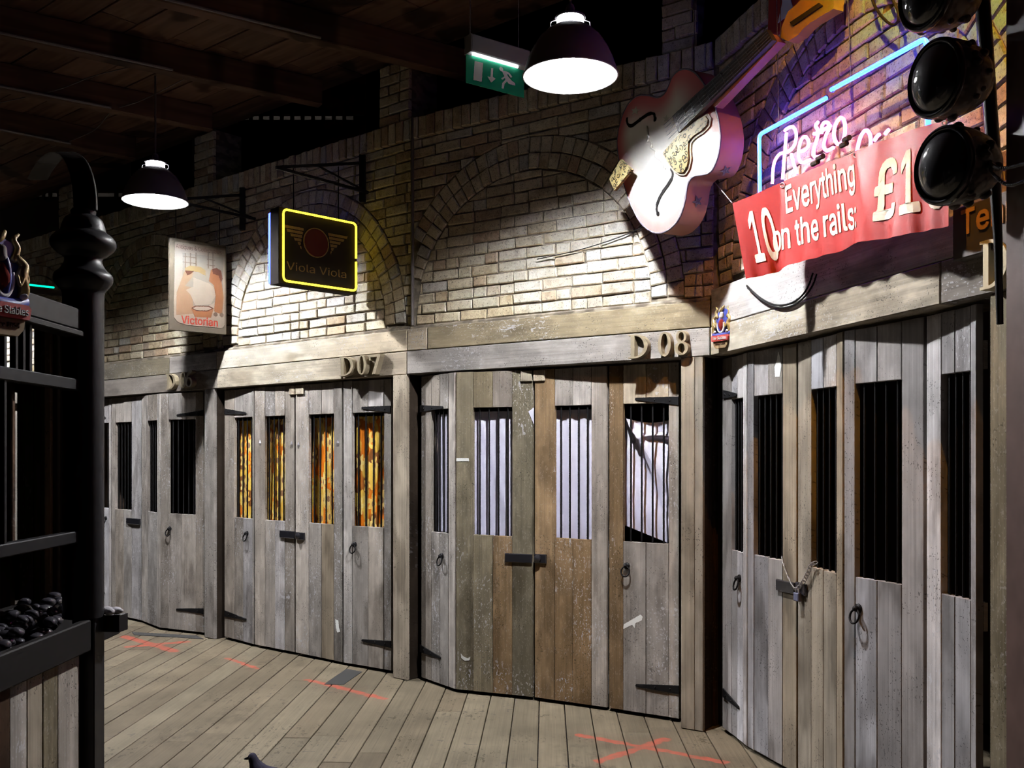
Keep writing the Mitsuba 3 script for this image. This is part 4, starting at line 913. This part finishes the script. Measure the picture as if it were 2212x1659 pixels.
# ---------------------------------------------------------------- chain and padlock
fr = LEAVES[names[13]][0]; fr2 = LEAVES[names[14]][0]
c0 = lambda f, x, y, t: (lambda a: f.pt(a[0], t, a[1]))(f.px(x, y, t))
path = curve([c0(fr, 1690, 1203, -.01), c0(fr, 1692, 1216, .012), c0(fr, 1700, 1240, .022), c0(fr, 1710, 1262, .03), c0(fr, 1719, 1272, .034), c0(fr, 1732, 1262, .03), c0(fr2, 1744, 1240, .02), c0(fr2, 1752, 1222, .018), c0(fr2, 1762, 1215, .014), c0(fr2, 1772, 1214, -.012)], 12)
k = thing('security_chain', 'bright steel chain looped through the bars of the two chained doors', 'chain')
seg = np.concatenate([[0], np.cumsum(np.linalg.norm(np.diff(path, axis=0), axis=1))]); step = .0235
for i in range(int(seg[-1]/step)):
    m_ = np.array([np.interp((i+.5)*step, seg, path[:, a]) for a in range(3)]); e = np.array([np.interp((i+.9)*step, seg, path[:, a]) for a in range(3)])-m_
    e /= np.linalg.norm(e); sd = np.cross(e, fr.N); sd /= np.linalg.norm(sd); sd = (sd if i % 2 else np.cross(e, sd))*.75+(.66*np.cross(e, sd) if i % 2 else .66*sd); sd /= np.linalg.norm(sd)
    th = np.arange(12)*2*np.pi/12
    part(k, 'link', tube([m_+.0160*np.cos(a)*e+.0085*np.sin(a)*sd for a in th], .0026, 5, True), 'mat_steel', True)
k = thing('padlock', 'dark padlock hanging on the steel chain', 'padlock')
s, z = fr.px(1719, 1279, .04); w = .022
part(k, 'body', bare(prism(fr, [(s-w, z-.045), (s+w, z-.045), (s+w, z-.004), (s-w, z-.004)], .022, .042, .004)), 'mat_padlock')
part(k, 'shackle', tube([fr.pt(s+.014*math.cos(a), .032, z-.006+.026*math.sin(a)) for a in np.linspace(0, math.pi, 9)], .0035, 6), 'mat_steel', True)

# ---------------------------------------------------------------- crests
def crest(label, fr, s0, z0, H):
    """carved crest, H metres tall; local units of H with the origin at its centre."""
    k = thing('crest', label, 'crest'); f = lambda x, y: (s0+x*H, z0+y*H)
    pl = lambda pts: Polygon([f(x, y) for x, y in pts])
    g = lambda p, r: (fr.pt(*(lambda a: (a[0], p[2]*H, a[1]))(f(p[0], p[1]))), r*H)
    def blob(pts):
        c = curve([[*p, r] for p, r in pts], 5) if len(pts) > 2 else np.array([[*p, r] for p, r in pts])
        return mani(hull_chain([g(q[:3], max(q[3], .01)) for q in c]))
    part(k, 'back_plate', flat(fr, pl([(-.2, -.25), (.22, -.25), (.24, .1), (.18, .36), (0, .42), (-.16, .3), (-.22, .05)]), 0, .05*H), 'mat_blue', label='blue shield back')
    part(k, 'shield', bare(join([ball(fr.pt(*(lambda a: (a[0], .05*H, a[1]))(f(0, .05))), H, 3, (.115, .06, .24))])), 'mat_blue', True, label='blue domed shield')
    th = np.linspace(-1.35*math.pi+.35, .35*math.pi-.35, 22)
    arc = np.array([fr.pt(s0+(.10*math.cos(a)-.005)*H, .105*H, z0+(.03+.17*math.sin(a))*H) for a in np.linspace(math.radians(-200), math.radians(20), 22)])
    part(k, 'horseshoe', tube(arc, .026*H, 8), 'mat_white', True, label='white horseshoe')
    part(k, 'motif', blob([((-.01, .12, .08), .06), ((0, .02, .1), .065), ((0, -.08, .08), .04)]), 'mat_print_red', True, label='red brown motif inside the horseshoe')
    part(k, 'helmet', blob([((-.01, .22, .08), .06), ((.0, .29, .08), .045)]), 'mat_grey_box', True, label='silver grey helmet')
    part(k, 'crown', blob([((-.06, .36, .06), .03), ((0, .40, .07), .035), ((.05, .46, .06), .02)]), 'mat_gold', True, label='gold crown')
    for sg in (-1, 1):
        for pts in ([((.20*sg, -.2, .06), .035), ((.25*sg, -.06, .08), .05), ((.21*sg, .06, .09), .055), ((.25*sg, .17, .08), .045), ((.18*sg, .24, .07), .035)],
                    [((.15*sg, .22, .06), .03), ((.2*sg, .33, .05), .032), ((.16*sg, .41, .05), .026), ((.22*sg, .47, .04), .014)],
                    [((.26*sg, .16, .06), .024), ((.31*sg, .06, .05), .026), ((.27*sg, -.02, .06), .024), ((.30*sg, -.12, .05), .02)],
                    [((.2*sg, .05, .13), .02), ((.15*sg, -.02, .14), .018), ((.13*sg, .06, .13), .016)]):
            part(k, 'mantling', blob(pts), 'mat_gold', True, label='gilded carved scrollwork')
    part(k, 'base_scroll', blob([((-.24, -.17, .07), .05), ((-.1, -.21, .1), .06), ((.1, -.21, .1), .06), ((.26, -.16, .07), .05)]), 'mat_blue', True, label='blue base scroll')
    for x in (-.17, .19): part(k, 'flower', blob([((x, -.13, .13), .028), ((x+.02, -.12, .14), .028)]), 'mat_white', True)
    rb = [(-.24, -.34), (.24, -.34), (.26, -.24), (.23, -.205), (-.23, -.205), (-.26, -.24)]
    part(k, 'ribbon', flat(fr, pl(rb), .10*H, .165*H), 'mat_red', label='red ribbon')
    part(k, 'lettering', text_on(fr, 'The Stables', s0-.215*H, z0-.305*H, .07*H, .166*H, .43*H, .004), 'mat_white_print', label='white words The Stables')
    part(k, 'plinth', flat(fr, pl([(-.2, -.44), (-.14, -.5), (.14, -.5), (.2, -.44), (.22, -.345), (-.22, -.345)]), .02*H, .13*H), 'mat_tan', label='tan plinth')
    part(k, 'date', text_on(fr, 'since 1854', s0-.15*H, z0-.425*H, .045*H, .131*H, .30*H, .003), 'mat_print_hair', label='small words since 1854')
N1 = -(np.array([.5665, .824])+np.array([.9707, .2404])); N1 /= np.linalg.norm(N1)
KR = Frame(C.O[:2]+N1*.062, (-N1[1], N1[0]))
crest('small carved crest with a blue shield on the corner right of the letters D 08', KR, KR.px(1559, 705, .02)[0], KR.px(1559, 705, .02)[1], .245)

# ---------------------------------------------------------------- black stall at the left
S = Frame((-1.35, 0), (0, 1)); k = thing('market_stall', 'black framed market stall with grey plank counter at the left edge', 'stall')
for a, b, pal in ((1.4, 1.62, 0), (1.62, 1.84, 3), (1.84, 2.06, 0), (2.06, 2.28, 2), (2.28, 2.5, 0), (2.5, 2.615, 7), (2.615, 2.71, 0), (2.71, 2.80, 6), (2.80, 2.893, 3), (2.893, 3.04, 0)):
    part(k, 'plank', prism(S, rect(a+.001, b-.001, .004, 1.004), -.03, rng.uniform(-.002, .001), .003, pal), 'mat_wood')
part(k, 'trough_front', bare(prism(S, rect(1.4, 3.06, 1.0, 1.098), .002, .026, .004)), 'mat_black_paint', label='black front of the stone trough')
part(k, 'trough_floor', bare(prism(S, rect(1.4, 3.35, 1.0, 1.05), -.30, 0, .004)), 'mat_black_paint')
part(k, 'trough_back', bare(prism(S, rect(1.4, 3.35, 1.0, 1.11), -.33, -.29, .004)), 'mat_black_paint')
part(k, 'trough_end', bare(prism(Frame((-1.322, 3.13), (1, -.1)), rect(.0, .058, 1.045, 1.098), -.06, 0, .004)), 'mat_black_paint', label='black end bracket of the trough')
part(k, 'top_rail', bare(prism(S, rect(1.6, 3.07, 2.005, 2.073), -.05, .0, .005)), 'mat_rail', label='grey black top rail')
part(k, 'rail_strip', bare(prism(S, rect(1.6, 3.07, 1.985, 2.003), -.05, .01, .003)), 'mat_rail')
for z in (1.835, 1.36): part(k, 'cross_rail', bare(prism(S, rect(1.6, 3.05, z-.018, z+.018), -.035, -.005, .003)), 'mat_iron')
for x, zl in ((-60, 1.84), (-32, 1.36), (-6, 1.84), (22, 1.36), (46, 1.84), (62, 1.84), (76, 1.84)): s = S.s(x); part(k, 'upright', bare(prism(S, rect(s-.008, s+.008, zl, 2.0), -.028, -.012, .002)), 'mat_iron')
S3 = Frame((-1.45, 3.40), (1, 0))                                # the far side of the stall, boards with gaps between them
zq_ = lambda y: S3.px(0, y)[1]
for x0, x1, ya, yb, pal, t in ((-260, -160, 800, 1420, 7, 0), (-159, -60, 800, 1420, 7, .004), (-59, 23, 806, 1420, 7, 0), (42, 72, 806, 1420, 7, .003), (73, 88, 690, 1420, 7, 0), (90, 99, 690, 1420, 7, .004), (99.5, 113, 690, 1420, 2, .012), (113.5, 124, 690, 1420, 7, 0), (130, 172, 690, 1420, 7, .002)):
    part(k, 'board', prism(S3, rect(S3.s(x0), S3.s(x1), zq_(yb), zq_(ya)), -.03, t, .002, pal), 'mat_wood', label='timber board of the far side')
part(k, 'board', prism(S3, rect(S3.s(36.5), S3.s(39), zq_(1200), zq_(830)), -.03, 0, .002, 7), 'mat_wood', label='thin timber strip of the far side')
for ya, yb in ((804, 846), (1176, 1300)): part(k, 'crosspiece', prism(S3, rect(S3.s(20), S3.s(45), zq_(yb), zq_(ya)), -.06, -.031, .002, 7, 's'), 'mat_wood', label='crosspiece of the far side')
# column
cxy = (-1.367, 3.10)
k = thing('iron_column', 'black cast iron column with a ringed capital at the left', 'column')
part(k, 'shaft', lathe([(0, 1.10), (.062, 1.10), (.062, 2.115), (.0, 2.115)], 40, (*cxy, 0)), 'mat_cast_iron', 40)
cap = [(.062, 2.112), (.064, 2.135), (.076, 2.150), (.088, 2.170), (.086, 2.190), (.068, 2.208), (.057, 2.228), (.058, 2.244), (.078, 2.258), (.096, 2.278), (.097, 2.298), (.084, 2.316), (.070, 2.326), (.064, 2.346), (.056, 2.366), (.042, 2.378)]
part(k, 'capital', lathe([(0, 2.11)]+[tuple(q) for q in curve(cap, 5)]+[(0, 2.379)], 56, (*cxy, 0)), 'mat_cast_iron', 50, label='ringed capital')
part(k, 'collar', lathe([(0, 2.378), (.036, 2.378), (.038, 2.392), (.034, 2.398), (0, 2.398)], 32, (*cxy, 0)), 'mat_cast_iron', 35)
part(k, 'base_post', bare(prism(Frame((-1.389, 3.14), (1, 0)), rect(0, .072, 0, 1.10), -.0, .075, .004)), 'mat_cast_iron', label='square lower post')
arcs = [np.array([cxy[0]+.012-.0*t, cxy[1], 2.395])+np.array([-.36*(1-math.cos(t)), .5*(1-math.cos(t)), .30*math.sin(t)]) for t in np.linspace(0, 1.9, 14)]
Vs, Fs = [], []
for p in arcs: Vs += [p+[-.034, -.02, 0], p+[.034, -.02, 0], p+[.034, .0, 0], p+[-.034, .0, 0]]
for i in range(len(arcs)-1):
    for a in range(4): b = (a+1) % 4; Fs += [[4*i+a, 4*i+b, 4*i+4+b], [4*i+a, 4*i+4+b, 4*i+4+a]]
Fs += [[0, 2, 1], [0, 3, 2], [4*len(arcs)-4, 4*len(arcs)-3, 4*len(arcs)-2], [4*len(arcs)-4, 4*len(arcs)-2, 4*len(arcs)-1]]
part(k, 'strap', (np.array(Vs), np.array(Fs)), 'mat_rail', 30, label='curved flat iron strap')
# stones in the trough
stone = []
for i in range(5):
    m = trimesh.creation.icosphere(subdivisions=2); v = np.array(m.vertices); v *= (1+.35*(meshkit.fbm(v*1.1+i*7, 3, i)[:, None]-.5)); v *= np.array([1.0, .8, .62])[None]
    stone.append(mikit.ply((v, np.array(m.faces)), 'mat_stone', True))
n = 0
for z, nn, jz in ((1.078, 100, .006), (1.106, 100, .010), (1.130, 60, .010)):
    for i in range(nn):
        Y = rng.uniform(2.05, 3.28); X = rng.uniform(-1.60+.25*max(0, z-1.1), (-1.375 if Y < 3.0 else -1.45)-.9*max(0, z-1.09))
        r = rng.uniform(.016, .027); kk = fresh('black_stone')
        labels[kk] = {'label': 'glossy black stone lying in the long trough beside the column', 'category': 'stone', 'group': 'black stones in the trough'}
        scene[kk] = {**stone[i % 5], 'to_world': T().translate([X, Y, z+rng.uniform(-jz, jz)]).rotate([0, 0, 1], float(rng.uniform(0, 360))).rotate([1, 0, 0], float(rng.uniform(-30, 30))).scale(float(r))}
for X, Y, r in ((-1.305, 3.145, .022), (-1.283, 3.15, .019), (-1.29, 3.125, .017), (-1.27, 3.14, .016)):
    kk = fresh('pale_stone'); labels[kk] = {'label': 'shiny pale pebble on the trough end right of the column', 'category': 'stone', 'group': 'pale pebbles on the trough end'}
    scene[kk] = {**stone[n % 5], 'bsdf': {'type': 'ref', 'id': 'mat_pebble'}, 'to_world': T().translate([X, Y, 1.112]).rotate([0, 0, 1], 50.0*n).scale(r)}; n += 1
KL = Frame((-1.30, 2.50), (.36, .93))
crest('large carved crest with white horseshoe cut off by the left edge of the picture', KL, KL.px(2, 606, .02)[0], KL.px(2, 606, .02)[1], .275)
solo('neon_tube', 'short green neon tube glowing behind the crest at the left', 'neon tube', tube([at_depth(44, 613, 8.9), at_depth(116, 621, 9.4)], .010, 8), 'mat_neon_glass', True, emit=NEON_GREEN)
part('neon_tube', 'backing', bar(at_depth(40, 625, 8.95), at_depth(145, 636, 9.5), .06, .05), 'mat_dark', label='dark sign body under the tube')

# ---------------------------------------------------------------- round lamps, pole and brown column at the right
def goggle(label, c, ax, r=.100):
    k = thing('round_lamp', label, 'lamp'); c = np.array(c, float); ax = np.array(ax, float); ax /= np.linalg.norm(ax); q = r/.1
    part(k, 'housing', lathe([(a*q, b*q) for a, b in [(0, -.175), (.04, -.172), (.075, -.150), (.100, -.110), (.113, -.065), (.117, -.03), (.118, 0), (.116, .012), (.108, .014), (.100, .004), (.100, -.02)]], 40, c, ax), 'mat_old_metal', 35)
    part(k, 'rim', lathe([(a*q, b*q) for a, b in [(.099, .0), (.103, .014), (.110, .018), (.117, .012), (.119, -.002), (.113, -.006)]], 44, c, ax), 'mat_black_gloss', True, label='black rim')
    part(k, 'lens', lathe([(a*q, b*q) for a, b in [(.101, .004), (.094, .016), (.078, .028), (.055, .037), (.03, .042), (0, .044)]], 44, c, ax), 'mat_black_gloss', True, label='glossy black domed lens')
    x = np.cross([0, 0, 1.0], ax); x /= np.linalg.norm(x); y = np.cross(ax, x)
    for i in range(22):
        a = rng.uniform(0, 2*math.pi); b = rng.uniform(-.12, -.03); rr = np.interp(b, [-.15, -.11, -.065, 0], [.078, .101, .114, .118])*q
        part(k, 'knob', ball(c+ax*b*q+rr*(math.cos(a)*x+math.sin(a)*y), rng.uniform(.010, .018)*q, 1, (1, 1, .8)), 'mat_old_metal', True)
    return k
goggle('highest black domed lamp on the pole, cut off by the upper edge', at_depth(2002, -18, 3.0), (-.99, -.30, -.05))
goggle('black domed lamp in the middle of the three on the pole', at_depth(2024, 170, 2.97), (-.97, -.30, -.06))
goggle('lowest black domed lamp on the pole in front of the banner price', at_depth(2041, 358, 2.94), (-.97, -.34, -.05))
k = thing('lamp_pole', 'thin black leaning pole carrying the three round lamps', 'pole')
put(k, tube([at_depth(2116, -80, 3.06), at_depth(2128, 80, 3.05), at_depth(2146, 330, 3.04), at_depth(2156, 520, 3.03), at_depth(2160, 700, 3.02)], np.array([.023, .022, .02, .013, .010]), 12), 'mat_cast_iron', True)
k = thing('brown_column', 'square brown painted column at the right edge of the picture', 'column')
put(k, bare(prism(Frame((1.418, 2.80), (0, -1)), rect(0, .55, 0, ZC), -.4, 0, .012)), 'mat_column_paint')
for j_, (ya, yb, lab) in enumerate(((340, 352, 'upper'), (352, 390, 'lower'))):
    pts = curve([at_depth(2147, ya, 2.95), at_depth(2165, ya+20+8*j_, 2.74), at_depth(2195, yb+10, 2.66), at_depth(2235, yb, 2.55)], 14); sg = np.concatenate([[0], np.cumsum(np.linalg.norm(np.diff(pts, axis=0), axis=1))])
    pp = [np.array([np.interp(d, sg, pts[:, a]) for a in range(3)])+[-.02, 0, 0] for d in np.arange(0, sg[-1], .0105)]
    solo('bead_chain', f'{lab} black bead chain running from the lowest round lamp to the right edge', 'chain', bare(join([ball(p, .0052, 1) for p in pp])), 'mat_black_gloss', True)

# ---------------------------------------------------------------- pigeon
k = thing('pigeon', 'grey pigeon standing on the floorboards at the bottom edge', 'bird'); o = np.array([-1.085, 4.40, 0])
ch = lambda pts: [(o+np.array([x, y, z]), r) for x, y, z, r in pts]
bd_ = hull_chain(ch([(.19, 0, .085, .010), (.13, 0, .105, .026), (.06, 0, .128, .048), (0, 0, .142, .058), (-.045, 0, .158, .052), (-.068, 0, .195, .034), (-.080, 0, .222, .023), (-.090, 0, .246, .0205)]))
m = trimesh.Trimesh(*mani(bd_.refine_to_length(.008))); m.merge_vertices(); trimesh.smoothing.filter_taubin(m, iterations=12)
part(k, 'body', (np.array(m.vertices), np.array(m.faces)), 'mat_pigeon', True)
for sg in (-1, 1):
    w = hull_chain(ch([(-.03, .050*sg, .170, .018), (.06, .046*sg, .138, .022), (.17, .016*sg, .092, .008)])); part(k, 'wing', mani(w), 'mat_pigeon_wing', True, label='darker folded wing')
    part(k, 'eye', ball(o+np.array([-.099, .0175*sg, .250]), .0045, 1), 'mat_black_gloss', True)
    part(k, 'leg', tube([o+np.array([.0, .02*sg, .10]), o+np.array([.005, .02*sg, .05]), o+np.array([-.005, .02*sg, .004])], .005, 6), 'mat_pink_skin', True)
    for dx, dy in ((-.035, .012), (-.038, -.004), (-.03, -.018), (.02, 0)): part(k, 'toe', tube([o+np.array([-.005, .02*sg, .006]), o+np.array([-.005+dx, .02*sg+dy, .003])], .0034, 5), 'mat_pink_skin', True)
part(k, 'beak', lathe([(0, 0), (.0075, 0), (.006, .010), (.003, .020), (0, .024)], 10, o+np.array([-.106, 0, .243]), (-1, 0, -.25)), 'mat_iron', True)

# ---------------------------------------------------------------- far eaves, cables, floor patches
fe = Frame((0, 11.0), (1, 0))
def eaves(label, spans, ya, yb, Y):
    """a pale fascia between dark rafters, lit by an added, unseen tube lamp tucked behind an added board above it."""
    k = thing('eaves', label, 'eaves'); zt, zb = at_depth(0, ya, Y)[2], at_depth(0, yb, Y)[2]
    x0, x1 = spans[0][0], spans[-1][0]+spans[-1][1]; L = lambda x, D=Y: (x-CX)/F*D
    f = Frame((0, Y), (1, 0))
    part(k, 'fascia', bare(prism(f, rect(L(x0), L(x1), zb-.1, zt+.45), -.05, 0, 0)), 'mat_plaster', label='pale fascia board')
    part(k, 'added_pelmet', bare(prism(f, rect(L(x0)-.2, L(x1)+.2, zt-.0, zt+.5), .30, .34, .004)), 'mat_interior', label='added brown board hiding the tube lamp over the gap')  # added only to keep the tube lamp out of view
    part(k, 'lower_board', bare(prism(f, rect(L(x0)-.2, L(x1)+.2, zb-.6, zb+.0), .30, .34, .004)), 'mat_interior', label='brown board under the gap')
    for (a, w), (c, _) in zip(spans[:-1], spans[1:]):
        part(k, 'rafter', bare(prism(f, rect(L(a+w, Y-.36), L(c, Y-.36), zb-.05, zt+.05), .345, .40, .003)), 'mat_interior', label='dark rafter end')
    for x in (x0, x1): part(k, 'support_post', bare(prism(f, rect(L(x)-.05, L(x)+.05, 0, zb-.1), -.05, .05, .004)), 'mat_interior', label='post under the fascia')
    part(k, 'added_tube_lamp', tube([(L(x0), Y-.16, zt+.32), (L(x1), Y-.16, zt+.32)], .013, 6), 'mat_neon_glass', True, emit=EAVES, label='added unseen tube lamp brightening the fascia')  # added lamp, never seen itself, so the fascia reads as a lit strip
eaves('broken line of pale light under distant eaves above the middle wall', [(474, 34)]+[(523+i*22.4, 16) for i in range(11)], 271, 281, 11.0)
eaves('pale light strip under distant eaves behind the black column', [(-40, 90), (52, 11), (68, 10), (82, 11), (97, 10), (112, 14), (129, 120), (255, 14)], 431, 440, 12.4)
for lab, pts in (('thin cable sagging between the roof beams over the left hanging lamp', [(410, 165), (370, 185), (310, 215), (250, 235)]), ('thin cable looping under the roof beams at the far left', [(280, 145), (200, 165), (120, 195), (0, 222)]), ('thin cable hanging above the black column', [(236, 245), (205, 280), (150, 305), (110, 318)])):
    solo('roof_cable', lab, 'cable', tube(curve([at_height(x, y, 4.33) for x, y in pts], 5), .004, 5), 'mat_pipe', True)
for lab, pts in (('dark grey plate let into the floorboards before the floral-curtained doors', [(700, 1479), (742, 1480), (782, 1452), (748, 1446)]), ('grey board lying along the foot of the D 06 doors', [(290, 1372), (440, 1381), (425, 1374), (285, 1366)])):
    k = thing('floor_patch', lab, 'floor plate'); w = [on_floor(x, y) for x, y in pts]
    put(k, prism(fl, [(np.dot(p-fl.O, fl.D), np.dot(p-fl.O, fl.U)) for p in w], .0002, .005, .001, 3)[:2], 'mat_patch')
